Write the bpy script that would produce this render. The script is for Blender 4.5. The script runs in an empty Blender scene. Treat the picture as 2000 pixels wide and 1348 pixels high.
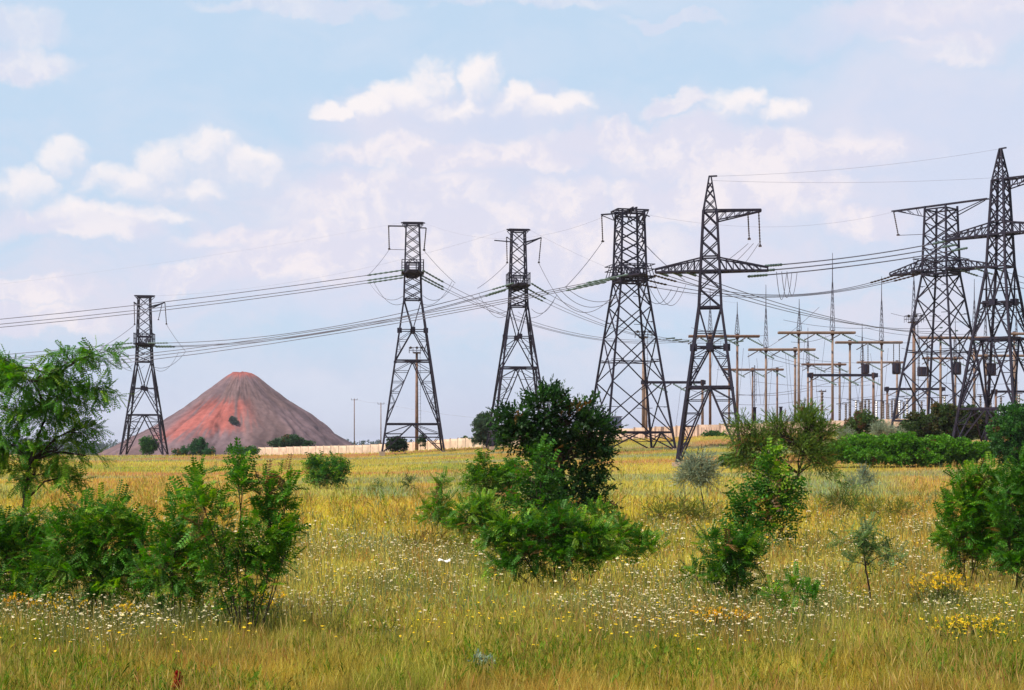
import bpy, math, random
import numpy as np
from mathutils import Vector
C = bpy.context.scene
PI = math.pi
R = math.radians

# ------------------------------------------------------------------ camera
F, U0, V0, EYE = 3000.0, 1000.0, 875.0, 3.0      # focal length in photo pixels, principal column, horizon row, eye height
cam_d = bpy.data.cameras.new('camera'); cam = bpy.data.objects.new('camera', cam_d); C.collection.objects.link(cam)
cam.location = (0, 0, EYE); cam.rotation_euler = (PI / 2, 0, 0)
cam_d.sensor_width = 36; cam_d.lens = 54.0
cam_d.shift_y = (V0 - 674) / 2000.0
cam_d.clip_start = 0.1; cam_d.clip_end = 20000
C.camera = cam
C.view_settings.view_transform = 'Standard'; C.view_settings.look = 'None'
C.view_settings.exposure = 0.2; C.view_settings.gamma = 1.0
C.cycles.max_bounces = 6; C.cycles.transparent_max_bounces = 8

# ------------------------------------------------------------------ sun and sky
SUN_EL, SUN_AZ = R(54), R(-118)                    # azimuth from +Y towards +X
sd = Vector((math.sin(SUN_AZ) * math.cos(SUN_EL), math.cos(SUN_AZ) * math.cos(SUN_EL), math.sin(SUN_EL)))
sun_d = bpy.data.lights.new('sun', 'SUN'); sun = bpy.data.objects.new('sun', sun_d); C.collection.objects.link(sun)
sun_d.energy = 5.0; sun_d.angle = R(0.5); sun_d.color = (1.0, 0.93, 0.82)
sun.rotation_euler = sd.to_track_quat('Z', 'Y').to_euler()

W = bpy.data.worlds.new('World'); C.world = W; W.use_nodes = True
nt = W.node_tree
class G:                                            # tiny node-expression helper
    def __init__(s, tree): s.t = tree
    def node(s, k, **kw):
        n = s.t.nodes.new(k)
        for a, b in kw.items(): setattr(n, a, b)
        return n
    def put(s, sock, v):
        if hasattr(v, 'is_output'): s.t.links.new(v, sock)
        else: sock.default_value = v
    def m(s, op, a, b=0.0, c=0.0, clamp=False):
        n = s.node('ShaderNodeMath', operation=op, use_clamp=clamp)
        for i, v in enumerate((a, b, c)): s.put(n.inputs[i], v)
        return n.outputs[0]
    def v(s, op, a, b=(0, 0, 0), out=0):
        n = s.node('ShaderNodeVectorMath', operation=op)
        s.put(n.inputs[0], a)
        if op == 'SCALE': s.put(n.inputs[3], b)
        else: s.put(n.inputs[1], b)
        return n.outputs[out]
    def mix(s, f, a, b):
        n = s.node('ShaderNodeMix', data_type='RGBA')
        s.put(n.inputs[0], f)
        s.put(n.inputs[6], a if hasattr(a, 'is_output') else (*a, 1)); s.put(n.inputs[7], b if hasattr(b, 'is_output') else (*b, 1))
        return n.outputs[2]
    def sm(s, x, lo, hi, a=0.0, b=1.0):
        n = s.node('ShaderNodeMapRange', interpolation_type='SMOOTHSTEP')
        for i, q in enumerate((x, lo, hi, a, b)): s.put(n.inputs[i], q)
        return n.outputs[0]
    def noise(s, vec, scale, detail=5, rough=0.55, out='Fac', lac=2.0):
        n = s.node('ShaderNodeTexNoise')
        if vec is not None: s.put(n.inputs['Vector'], vec)
        n.inputs['Scale'].default_value = scale; n.inputs['Detail'].default_value = detail
        n.inputs['Roughness'].default_value = rough; n.inputs['Lacunarity'].default_value = lac
        return n.outputs[out]
g = G(nt)
bg = nt.nodes['Background']; bg.inputs['Strength'].default_value = 0.1
sky = g.node('ShaderNodeTexSky', sky_type='NISHITA'); sky.sun_disc = False
sky.sun_elevation = SUN_EL; sky.sun_rotation = SUN_AZ
sky.air_density = 1.0; sky.dust_density = 1.0; sky.ozone_density = 1.5
tc = g.node('ShaderNodeTexCoord')
sep = g.node('ShaderNodeSeparateXYZ'); nt.links.new(tc.outputs['Generated'], sep.inputs[0])
az = g.m('ARCTAN2', sep.outputs[0], sep.outputs[1])
el = g.m('ARCSINE', sep.outputs[2])
cmb = g.node('ShaderNodeCombineXYZ'); nt.links.new(az, cmb.inputs[0]); nt.links.new(el, cmb.inputs[1])
P = cmb.outputs[0]
w1 = g.v('SCALE', g.v('SUBTRACT', g.noise(P, 16, 5, 0.55, 'Color'), (0.5, 0.5, 0.5)), 0.020)
w2 = g.v('SCALE', g.v('SUBTRACT', g.noise(P, 75, 4, 0.55, 'Color'), (0.5, 0.5, 0.5)), 0.011)
PW = g.v('ADD', P, g.v('ADD', w1, w2))
def ae(x, y):                                       # direction of a sky feature: azimuth, elevation
    t = (x - U0) / F; e = (V0 - y) / F
    return math.atan(t), math.atan(e / math.hypot(1, t))
def blobs(lst, vec):
    acc = None
    for (x, y, rx, ry) in lst:
        a, e = ae(x, y)
        q = g.v('MULTIPLY', g.v('SUBTRACT', vec, (a, e, 0)), (F / rx, F / ry, 0))
        d = g.m('MAXIMUM', g.m('SUBTRACT', 1.0, g.v('DOT_PRODUCT', q, q, out=1)), -2.0)
        acc = d if acc is None else g.m('SMOOTH_MAX', acc, d, 0.12)
    return acc
CUM = [(850, 168, 66, 66), (800, 192, 84, 52), (735, 208, 76, 36), (665, 214, 60, 22), (940, 162, 56, 62), (1000, 200, 64, 40), (1055, 214, 66, 34), (1115, 212, 62, 38), (880, 215, 150, 34),
       (400, 315, 95, 62), (320, 330, 78, 66), (480, 335, 95, 58), (370, 372, 120, 32), (130, 312, 62, 54), (60, 365, 85, 50), (190, 350, 90, 48), (250, 365, 120, 46), (130, 405, 120, 38), (250, 415, 150, 28),
       (1440, 197, 72, 42), (1510, 214, 76, 34)]
SOFT = [(1860, 98, 115, 34), (1790, 88, 60, 16), (1110, 395, 110, 62), (1260, 375, 100, 44), (1340, 385, 110, 52), (1480, 380, 120, 56), (1580, 390, 110, 64), (1690, 450, 90, 38), (640, 375, 60, 30), (640, 460, 330, 34), (420, 535, 180, 38),
        (620, 520, 260, 50), (880, 290, 330, 44), (760, 390, 260, 80), (60, 105, 120, 46), (40, 30, 110, 44), (580, 2, 230, 22), (1030, 2, 220, 24), (1320, 28, 110, 14), (1900, 8, 330, 40), (60, 570, 120, 28), (60, 620, 180, 30), (1000, 480, 420, 90), (1500, 300, 360, 60), (1330, 197, 60, 24), (1205, 278, 50, 42), (1085, 300, 70, 34), (150, 430, 200, 36), (1250, 260, 220, 40)]
HAZE = [(880, 225, 330, 60), (1150, 380, 760, 190), (900, 520, 900, 150), (1800, 330, 420, 260), (1900, 40, 420, 60)]
def billow(vec):
    return g.m('ADD', g.m('ADD', blobs(CUM, vec), g.m('MULTIPLY', g.m('SUBTRACT', g.noise(vec, 30, 4, 0.58), 0.5), 1.1)), g.m('MULTIPLY', g.m('SUBTRACT', g.noise(vec, 105, 4, 0.6), 0.5), 0.5))
DC = billow(PW)
DU = billow(g.v('ADD', PW, (-0.004, 0.0075, 0)))      # the same field a little towards the sun: gives the clouds their lit tops
rel = g.m('SUBTRACT', DC, DU)
lit = g.sm(rel, -0.65, 0.65)
alpha = g.sm(g.m('DIVIDE', DC, g.sm(rel, -0.55, 0.45, 1.7, 0.75)), 0.0, 1.0)
alpha = g.m('MULTIPLY', alpha, g.m('MULTIPLY', g.m('MULTIPLY_ADD', lit, 0.5, 0.48), g.sm(az, -0.26, -0.10, 0.86, 1.0)))
cl_col = g.mix(lit, (7.0, 7.3, 8.8), (9.8, 9.2, 9.25))
SW = g.v('ADD', P, g.v('SCALE', g.v('SUBTRACT', g.noise(P, 15, 7, 0.62, 'Color'), (0.5, 0.5, 0.5)), 0.06))
DS = blobs(SOFT, SW); hz = g.sm(blobs(HAZE, SW), -0.2, 0.9)
soft = g.sm(DS, -0.05, 0.75)
veil_n = g.noise(g.v('MULTIPLY', SW, (1, 2.3, 1)), 8.5, 7, 0.6)
veil = g.sm(veil_n, 0.38, 0.66)
low = g.sm(el, 0.0, 0.10)                             # hazy lavender low over the plain
blue = g.mix(0.86, sky.outputs[0], (5.9, 7.6, 9.5))
base = g.mix(low, (6.5, 6.8, 8.4), blue)
pinkband = g.m('MULTIPLY', g.sm(el, 0.03, 0.08), g.sm(el, 0.24, 0.14))
veil_col = g.mix(pinkband, (7.2, 7.7, 9.0), (7.9, 7.5, 8.6))
lowsky = g.mix(g.m('MULTIPLY', veil, g.sm(el, 0.22, 0.10, 0.35, 0.75)), base, veil_col)
soft_col = g.mix(g.sm(g.noise(SW, 32, 6, 0.6), 0.42, 0.62), (7.7, 7.55, 8.8), (9.7, 8.9, 9.1))
lowsky = g.mix(g.m('MULTIPLY', hz, 0.72), lowsky, g.mix(g.sm(veil_n, 0.35, 0.65), (7.1, 7.3, 8.9), (7.9, 7.6, 8.8)))
lowsky = g.mix(g.m('MULTIPLY', soft, g.sm(el, 0.21, 0.26, 0.78, 0.42)), lowsky, soft_col)
lowsky = g.mix(g.m('MULTIPLY', alpha, 0.95), lowsky, cl_col)
high = g.sm(el, 0.33, 0.75)                           # clear blue overhead
highsky = g.mix(g.m('MULTIPLY', g.sm(veil_n, 0.5, 0.7), 0.5), sky.outputs[0], (7.5, 7.6, 8.2))
nt.links.new(g.v('SCALE', g.mix(high, lowsky, highsky), 0.88), bg.inputs['Color'])

# ------------------------------------------------------------------ numeric helpers
def vnoise(x, y, seed=0):
    x = np.asarray(x, float); y = np.asarray(y, float)
    xi = np.floor(x).astype(np.int64); yi = np.floor(y).astype(np.int64)
    fx = x - xi; fy = y - yi
    fx = fx * fx * (3 - 2 * fx); fy = fy * fy * (3 - 2 * fy)
    def h(a, b):
        n = (a * 374761393 + b * 668265263 + seed * 974634777) & 0x7fffffff
        n = ((n ^ (n >> 13)) * 1274126177) & 0x7fffffff
        return ((n ^ (n >> 16)) & 0xffff) / 65535.0
    return (h(xi, yi) * (1 - fx) + h(xi + 1, yi) * fx) * (1 - fy) + (h(xi, yi + 1) * (1 - fx) + h(xi + 1, yi + 1) * fx) * fy
def fbm(x, y, seed=0, o=4):
    s = 0; a = 0.5; t = 0
    for i in range(o):
        s = s + a * vnoise(x * 2 ** i, y * 2 ** i, seed + i * 17); t += a; a *= 0.5
    return s / t
def ss(x, a, b):
    t = np.clip((np.asarray(x, float) - a) / (b - a), 0, 1); return t * t * (3 - 2 * t)

RX = [-900, 0, 500, 740, 900, 1010, 1250, 1500, 2000, 2900]
RY = [896, 893, 890, 886, 876, 872, 858, 848, 836, 828]
def zt(X, Y):                                         # height of the ground
    X = np.asarray(X, float); Y = np.asarray(Y, float)
    u = U0 + F * X / np.maximum(Y, 40)
    r = np.interp(u, RX, RY)
    zr = EYE - (r - V0) / F * 260
    t = np.clip((Y - 55) / 205, 0, 1)
    near = t ** 2.3 * zr
    far = EYE - (r - V0) / F * np.clip(Y, 260, 450)
    z = np.where(Y < 260, near, far)
    drop = ss(Y, 520, 1000)
    z = z * (1 - drop) - 4.5 * drop
    return z + 0.10 * (fbm(X * .12, Y * .12, 5, 3) - .5) * np.clip(Y / 30, 0, 1)
def zg(X, Y): return float(zt(X, Y))
def at(px, row, Y): return Vector(((px - U0) / F * Y, Y, EYE - (row - V0) / F * Y))
def colX(px, Y): return (px - U0) / F * Y
def ghit(px, row, off=0.0):                           # where the line of sight meets the ground (or plants off metres tall)
    Y = np.geomspace(14, 900, 3000); X = (px - U0) / F * Y
    rr = V0 + F * (EYE - zt(X, Y) - off) / Y
    i = int(np.argmax(rr <= row)) if np.any(rr <= row) else len(Y) - 1
    return Vector((X[i], Y[i], zg(X[i], Y[i])))

# ------------------------------------------------------------------ object helpers
def link(o, parent=None):
    C.collection.objects.link(o)
    if parent: o.parent = parent
    return o
def tag(o, label=None, cat=None, group=None, kind=None):
    if label: o['label'] = label
    if cat: o['category'] = cat
    if group: o['group'] = group
    if kind: o['kind'] = kind
    return o
def empty(name, loc, rz=0, **kw):
    o = bpy.data.objects.new(name, None); link(o); o.location = loc; o.rotation_euler = (0, 0, rz); o.empty_display_size = 0.5
    return tag(o, **kw)
def mesh_np(name, V, Fq, mat, parent=None, col=None, smooth=False):
    V = np.asarray(V, np.float32); Fq = np.asarray(Fq, np.int32)
    me = bpy.data.meshes.new(name); k = Fq.shape[1]
    me.vertices.add(len(V)); me.vertices.foreach_set('co', V.ravel())
    me.loops.add(Fq.size); me.loops.foreach_set('vertex_index', Fq.ravel())
    me.polygons.add(len(Fq)); me.polygons.foreach_set('loop_start', np.arange(0, Fq.size, k, dtype=np.int32))
    if smooth: me.polygons.foreach_set('use_smooth', np.ones(len(Fq), bool))
    if col is not None:
        a = me.color_attributes.new('col', 'FLOAT_COLOR', 'POINT')
        c = np.ones((len(V), 4), np.float32); c[:, :3] = col; a.data.foreach_set('color', c.ravel())
    me.update(calc_edges=True); me.materials.append(mat)
    return link(bpy.data.objects.new(name, me), parent)
class MB:
    def __init__(s): s.v = []; s.f = []
    def beam(s, p, q, w=.1, w2=None, h=None):
        p = Vector(p); q = Vector(q); d = q - p
        if d.length < 1e-6: return
        d.normalize(); ref = Vector((0, 0, 1)) if abs(d.z) < .9 else Vector((1, 0, 0))
        a = d.cross(ref).normalized(); b = a.cross(d)
        w2 = w if w2 is None else w2; n = len(s.v)
        for P_, ww in ((p, w), (q, w2)):
            hh = ww if h is None else h
            for i, j in ((-1, -1), (1, -1), (1, 1), (-1, 1)): s.v.append(P_ + a * (i * ww / 2) + b * (j * hh / 2))
        s.f += [(n + 4, n + 5, n + 1, n), (n + 5, n + 6, n + 2, n + 1), (n + 6, n + 7, n + 3, n + 2), (n + 7, n + 4, n, n + 3), (n, n + 1, n + 2, n + 3), (n + 7, n + 6, n + 5, n + 4)]
    def box(s, c, sx, sy, sz):
        c = Vector(c); s.beam(c - Vector((0, 0, sz / 2)), c + Vector((0, 0, sz / 2)), sx, None, sy)
    def tube(s, pts, rad, k=6, cap=True):
        pts = [Vector(p) for p in pts]; n0 = len(s.v); m = len(pts)
        for i, p in enumerate(pts):
            d = (pts[min(i + 1, m - 1)] - pts[max(i - 1, 0)])
            if d.length < 1e-9: d = Vector((0, 0, 1))
            d.normalize(); ref = Vector((0, 0, 1)) if abs(d.z) < .95 else Vector((1, 0, 0))
            a = d.cross(ref).normalized(); b = a.cross(d)
            r = rad[i] if hasattr(rad, '__len__') else rad
            for j in range(k):
                t = 2 * PI * j / k; s.v.append(p + a * (r * math.cos(t)) + b * (r * math.sin(t)))
        for i in range(m - 1):
            for j in range(k):
                A = n0 + i * k + j; B = n0 + i * k + (j + 1) % k; s.f.append((A + k, B + k, B, A))
        if cap:
            s.f.append(tuple(n0 + j for j in range(k))); s.f.append(tuple(n0 + (m - 1) * k + j for j in reversed(range(k))))
    def build(s, name, mat, parent=None, smooth=False):
        me = bpy.data.meshes.new(name); me.from_pydata([tuple(v) for v in s.v], [], s.f); me.update()
        if smooth: me.polygons.foreach_set('use_smooth', np.ones(len(me.polygons), bool))
        me.materials.append(mat)
        return link(bpy.data.objects.new(name, me), parent)

# ------------------------------------------------------------------ materials
def mat(name, col, rough=.7, metal=0.0, var=.25, scale=3.0, spec=.4, bump=0.0, col2=None):
    m = bpy.data.materials.new(name); m.use_nodes = True; t = m.node_tree; q = G(t); b = t.nodes['Principled BSDF']
    tcn = q.node('ShaderNodeTexCoord')
    n = q.noise(tcn.outputs['Object'], scale, 6, .6)
    c2 = col2 if col2 else tuple(x * (1 - var) for x in col)
    t.links.new(q.mix(q.sm(n, .35, .65), tuple(min(1, x * (1 + var * .5)) for x in col), c2), b.inputs['Base Color'])
    b.inputs['Roughness'].default_value = rough; b.inputs['Metallic'].default_value = metal; b.inputs['Specular IOR Level'].default_value = spec
    if bump:
        bn = q.node('ShaderNodeBump'); bn.inputs['Strength'].default_value = bump; bn.inputs['Distance'].default_value = .05
        t.links.new(n, bn.inputs['Height']); t.links.new(bn.outputs[0], b.inputs['Normal'])
    return m
def leafmat(name, trans=.35, rough=.55, spec=.25):
    m = bpy.data.materials.new(name); m.use_nodes = True; t = m.node_tree; q = G(t); b = t.nodes['Principled BSDF']
    a = q.node('ShaderNodeAttribute', attribute_name='col')
    t.links.new(a.outputs['Color'], b.inputs['Base Color'])
    b.inputs['Roughness'].default_value = rough; b.inputs['Specular IOR Level'].default_value = spec
    tr = q.node('ShaderNodeBsdfTranslucent')
    hs = q.node('ShaderNodeHueSaturation'); hs.inputs['Saturation'].default_value = 1.1; hs.inputs['Value'].default_value = 1.35
    t.links.new(a.outputs['Color'], hs.inputs['Color']); t.links.new(hs.outputs[0], tr.inputs['Color'])
    mx = q.node('ShaderNodeMixShader'); mx.inputs[0].default_value = trans
    t.links.new(b.outputs[0], mx.inputs[1]); t.links.new(tr.outputs[0], mx.inputs[2]); t.links.new(mx.outputs[0], t.nodes['Material Output'].inputs[0])
    return m
def attrmat(name, rough=.9, nscale=6.0, namp=.25, bump=0.0):
    m = bpy.data.materials.new(name); m.use_nodes = True; t = m.node_tree; q = G(t); b = t.nodes['Principled BSDF']
    a = q.node('ShaderNodeAttribute', attribute_name='col'); tcn = q.node('ShaderNodeTexCoord')
    n = q.noise(tcn.outputs['Object'], nscale, 8, .65)
    t.links.new(q.v('SCALE', a.outputs['Color'], q.sm(n, .3, .7, 1 - namp, 1 + namp)), b.inputs['Base Color'])
    b.inputs['Roughness'].default_value = rough; b.inputs['Specular IOR Level'].default_value = .1
    if bump:
        bn = q.node('ShaderNodeBump'); bn.inputs['Strength'].default_value = bump; bn.inputs['Distance'].default_value = .3
        t.links.new(n, bn.inputs['Height']); t.links.new(bn.outputs[0], b.inputs['Normal'])
    return m
M_STEEL = mat('weathered_dark_steel', (.014, .013, .027), .7, .1, .5, 1.5, .25, 0, (.026, .019, .032))
M_STEEL2 = mat('grey_galvanised_steel', (.10, .09, .12), .55, .4, .4, 1.5)
M_RUST = mat('rusty_steel', (.075, .035, .03), .75, .2, .5, 2)
M_CONC = mat('tan_concrete', (.25, .165, .125), .9, 0, .3, .8)
M_CONC2 = mat('brown_concrete', (.19, .11, .08), .9, 0, .35, .8)
M_WALL = mat('beige_precast_concrete', (.78, .58, .44), .9, 0, .2, .6)
M_WALLP = mat('grey_precast_concrete', (.46, .33, .25), .9, 0, .2, 1)
M_INS = mat('brown_porcelain', (.05, .028, .025), .25, 0, .3, 4, .6)
M_INSG = mat('green_glass_insulator', (.12, .17, .155), .65, 0, .3, 3, .15)
M_INSW = mat('white_porcelain', (.14, .11, .11), .5, 0, .5, 3, .3)
M_WIRE = mat('dull_aluminium_conductor', (.15, .15, .20), .6, .3, .2, .2)
M_WIRE2 = mat('thin_steel_wire', (.34, .34, .42), .6, .2, .2, .2)
M_BLUE = mat('blue_grey_sheet_metal', (.22, .27, .42), .5, .1, .12, 1)
M_BARK = mat('dark_bark', (.055, .038, .028), .9, 0, .5, 12, .2, .4)
M_TWIG = mat('twig_bark', (.075, .060, .035), .85, 0, .4, 10, .2)
M_LEAF = leafmat('leaf_green')
M_GRASS = leafmat('grass_blades', .45, .7, .12)
M_FLOWER = leafmat('petals', .2, .7, .1)
M_GROUND = attrmat('meadow_soil', .95, 5.0, .3, .6)
M_TIP = attrmat('burnt_shale', .95, .22, .22, .8)

# ------------------------------------------------------------------ the meadow's colours
BD = np.array([16, 20, 23, 27, 33, 42, 55, 66, 78, 88, 95, 104, 114, 124, 150, 190, 240, 300, 520, 6000], float)
BC = np.array([(.36, .21, .065), (.30, .22, .055), (.235, .225, .05), (.26, .25, .06), (.38, .30, .10), (.41, .31, .10), (.36, .26, .06), (.41, .27, .04),
               (.43, .28, .05), (.37, .26, .07), (.18, .23, .11), (.17, .23, .14), (.26, .24, .07), (.35, .27, .055), (.35, .28, .06), (.33, .27, .05), (.30, .26, .05), (.28, .25, .06), (.22, .22, .08), (.12, .14, .12)])
def meadow(X, Y, rng=None):
    X = np.asarray(X, float); Y = np.asarray(Y, float)
    n0 = fbm(X * .035 + 9, Y * .05, 11, 3) - .5
    d = Y * (1 + n0 * .34 * ss(Y, 20, 60))
    c = np.stack([np.interp(d, BD, BC[:, i]) for i in range(3)], -1)
    k = np.clip(Y / 40, .7, 4)                        # patches grow with distance, as the field's own patchwork does
    def mixc(c, col, f): f = np.clip(f, 0, 1)[..., None]; return c * (1 - f) + np.array(col) * f
    n1 = fbm(X * .55 / k, Y * .30 / k, 23, 4); n2 = fbm(X * .45 / k + 40, Y * .25 / k, 37, 4); n3 = fbm(X * .4 / k, Y * .22 / k + 70, 51, 4)
    c = mixc(c, (.16, .21, .035), ss(n1, .47, .66) * .8)
    c = mixc(c, (.42, .22, .065), ss(n2, .50, .68) * .75)
    c = mixc(c, (.45, .35, .06), ss(n3, .55, .75) * .6)
    n4 = fbm(X * .02 + 3, Y * .06 + 3, 77, 3)
    c = mixc(c, (.19, .22, .12), ss(n4, .55, .68) * ss(Y, 60, 90) * .8)
    n5 = fbm(X * .03 + 13, Y * .07 + 8, 99, 3)
    c = mixc(c, (.36, .17, .07), ss(n5, .58, .70) * ss(Y, 110, 150) * .8)
    return c

# ------------------------------------------------------------------ ground
ys = np.concatenate([[-60, -20, 0, 8], np.geomspace(14, 520, 300), np.geomspace(560, 9000, 40)])
us = np.linspace(-1.25, 1.25, 330)
GX = us[None, :] * (np.maximum(ys, 0)[:, None] + 45); GY = np.repeat(ys[:, None], len(us), 1)
GZ = zt(GX, GY)
nv, nu = GX.shape
idx = np.arange(nv * nu).reshape(nv, nu)
quads = np.stack([idx[:-1, :-1], idx[:-1, 1:], idx[1:, 1:], idx[1:, :-1]], -1).reshape(-1, 4)
gr = mesh_np('ground', np.stack([GX, GY, GZ], -1).reshape(-1, 3), quads, M_GROUND, None, meadow(GX, GY).reshape(-1, 3) * np.array((1.0, .93, .85)), True)
tag(gr, 'rolling dry meadow ground rising gently to the right', 'ground', kind='structure')

# ------------------------------------------------------------------ spoil tip
def spoil_tip():
    Y0 = 1250.0; s = Y0 / F
    zb = -5.0; apex = at(472, 727, Y0); H = apex.z - zb
    na, nr = 420, 110
    th = np.linspace(0, 2 * PI, na, endpoint=False)[:, None]; rr = np.linspace(0, 1, nr)[None, :]
    flat = 19 * s
    dirx = np.cos(th)
    Rb = np.where(dirx < 0, 268 * s, 236 * s) * np.ones_like(th); Rb = 274 * s - 14 * s * dirx
    prof = rr
    rad = flat * np.clip(rr * 12, 0, 1) + (Rb - flat) * np.clip((rr - .08) / .92, 0, 1)
    q = np.clip((rr - .08) / .92, 0, 1)
    lin = 1 - q
    lin = lin - .012 * np.exp(-(q / .03) ** 2)
    z = H * (lin - .10 * q * (1 - q) - .10 * np.maximum(0, -dirx) * q * (1 - q) * 1.6)
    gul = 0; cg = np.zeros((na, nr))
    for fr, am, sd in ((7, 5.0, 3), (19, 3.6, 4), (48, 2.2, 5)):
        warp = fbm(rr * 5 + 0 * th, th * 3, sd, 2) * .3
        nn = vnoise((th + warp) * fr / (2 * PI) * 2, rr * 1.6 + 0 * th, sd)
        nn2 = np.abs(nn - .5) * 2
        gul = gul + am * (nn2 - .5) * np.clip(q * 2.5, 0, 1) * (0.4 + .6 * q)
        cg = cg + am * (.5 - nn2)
    rad2 = rad + gul + (fbm(th * 3, rr * 4, 18, 3) - .5) * 9 * np.clip(q * 2, 0, 1)
    X = apex.x + rad2 * np.cos(th); Yy = Y0 + rad2 * np.sin(th); Z = zb + z + (fbm(th * 20, rr * 20, 8, 3) - .5) * 1.2
    Z[:, :9] += (fbm(th * 2, rr[:, :9] * 8, 9, 2) - .5) * 3
    V = np.stack([X, Yy, Z + 0 * X], -1)
    # colours: grey-purple shale, burnt red on the cap and in one broad fan on the face
    px = U0 + F * V[..., 0] / V[..., 1]; py = V0 - F * (V[..., 2] - EYE) / V[..., 1]
    c = np.array([.165, .108, .118]) * (0.86 + .28 * fbm(th * 14, rr * 4, 12, 4))[..., None]
    warm = ss(fbm(th * 4, rr * 3, 14, 3), .42, .62)[..., None]
    c = c * (1 - .5 * warm) + np.array([.185, .112, .10]) * .5 * warm
    ang = np.degrees(np.arctan2(V[..., 1] - Y0, V[..., 0] - apex.x)) % 360      # 270 faces the viewer
    st = fbm(th * 26, rr * 5, 15, 3)
    fan = ss(ang, 224, 244) * ss(ang, 296, 276) * ss(q + (st - .5) * .2, .25, .38) * ss(q + (st - .5) * .35 + .0022 * (ang - 245), .80, .66)
    fan = fan * ss(st + .45 * fbm(th * 7, rr * 3, 16, 3), .34, .62)
    cap = ss(q + (st - .5) * .14, .085, .0)
    f = np.clip(np.maximum(fan * .85, cap * .8), 0, 1)[..., None]
    c = c * (1 - f) + np.array([.37, .098, .076]) * f
    gully_shade = np.clip(cg / 5.0, 0, 1)[..., None] * np.clip(q * 3, 0, 1)[..., None]
    c = c * (1 - .6 * gully_shade)  # shading of the gullies painted into the vertex colour
    idx = np.arange(na * nr).reshape(na, nr); nx = np.roll(idx, -1, 0)
    qd = np.stack([idx[:, :-1], idx[:, 1:], nx[:, 1:], nx[:, :-1]], -1).reshape(-1, 4)
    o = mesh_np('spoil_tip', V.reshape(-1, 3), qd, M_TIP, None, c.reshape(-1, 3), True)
    tag(o, 'grey cone-shaped mine spoil heap with burnt red cap and streaks', 'hill', kind='structure')
    return V, apex
TIPV, TIPA = spoil_tip()

# ------------------------------------------------------------------ plants
def template(kind):
    q = []
    def leaf(p, d, L, w, up=(0, 0, 1), fold=.15):
        p = np.array(p, float); d = np.array(d, float); d /= np.linalg.norm(d); up = np.array(up, float)
        s = np.cross(d, up); s /= np.linalg.norm(s) + 1e-9; n = np.cross(s, d)
        q.append([p, p + d * L * .45 + s * w / 2 + n * fold * w, p + d * L, p + d * L * .45 - s * w / 2 + n * fold * w])
    r = random.Random(7)
    if kind == 'robinia':                             # pinnate leaf, drooping rachis
        n = 7
        for i in range(n):
            t = .16 + .8 * i / (n - 1); z = .05 * t - .30 * t * t
            for sgn in (-1, 1):
                leaf((t, 0, z), (.45, sgn, -.25 + r.uniform(-.2, .2)), .27 * (1 - .35 * abs(t - .5)), .115, (0, 0, 1))
        leaf((.97, 0, -.25), (1, 0, -.6), .2, .11)
        q.append([np.array((0, .008, 0)), np.array((.5, .008, -.05)), np.array((1, 0, -.26)), np.array((.5, -.008, -.05))])
    elif kind == 'robinia_far':
        for i in range(4):
            t = .15 + .8 * i / 3; z = .05 * t - .28 * t * t
            for sgn in (-1, 1): leaf((t, 0, z), (.5, sgn, -.2 + r.uniform(-.25, .25)), .32, .19)
        leaf((.9, 0, -.2), (1, 0, -.5), .26, .18)
    elif kind == 'spray':                             # twig with oval leaves
        for i in range(11):
            t = .1 + .9 * i / 10
            leaf((t, 0, r.uniform(-.04, .04)), (.7, r.choice((-1, 1)) * r.uniform(.4, 1), r.uniform(-.6, .6)), r.uniform(.24, .34), r.uniform(.14, .2), (r.uniform(-.5, .5), r.uniform(-.5, .5), 1))
    elif kind == 'willow':                            # narrow upright leaves
        for i in range(12):
            t = .05 + .95 * i / 11
            leaf((t, 0, r.uniform(-.03, .03)), (1, r.choice((-1, 1)) * r.uniform(.3, .9), r.uniform(-.5, .5)), r.uniform(.22, .34), .06, (r.uniform(-1, 1), r.uniform(-1, 1), 1))
    elif kind == 'clump':
        for i in range(9):
            d = np.array([r.uniform(-1, 1) + .3, r.uniform(-1, 1), r.uniform(-1, 1)])
            leaf((r.uniform(0, .8), r.uniform(-.3, .3), r.uniform(-.3, .3)), d, r.uniform(.35, .5), r.uniform(.22, .32), (r.uniform(-1, 1), r.uniform(-1, 1), 1))
    return np.array(q)                                # (leaves, 4, 3)
TPL = {k: template(k) for k in ('robinia', 'robinia_far', 'spray', 'willow', 'clump')}

def place_leaves(kind, pos, dr, up, sc, col, rng, var=.3):
    T = TPL[kind]; n = len(pos); L = T.shape[0]
    x = dr / (np.linalg.norm(dr, axis=1, keepdims=True) + 1e-9)
    z = up - (up * x).sum(1, keepdims=True) * x; z /= np.linalg.norm(z, axis=1, keepdims=True) + 1e-9
    y = np.cross(z, x)
    M = np.stack([x, y, z], 1) * sc[:, None, None]    # rows are axes
    V = np.einsum('lkc,ncd->nlkd', T, M) + pos[:, None, None, :]
    c = np.array(col)[None, None, :] if np.ndim(col) == 1 else np.asarray(col)[:, None, :]
    b = (1 + var * rng.uniform(-1, 1, (n, 1, 1))) * (1 + .28 * rng.uniform(-1, 1, (n, L, 1)))
    hue = rng.uniform(-1, 1, (n, L, 1)) * .22
    cc = c * b * np.concatenate([1 + hue, np.ones_like(hue), 1 - hue * .5], -1)
    cc = np.repeat(cc[:, :, None, :], 4, 2)
    return V.reshape(-1, 3), cc.reshape(-1, 3)

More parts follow.
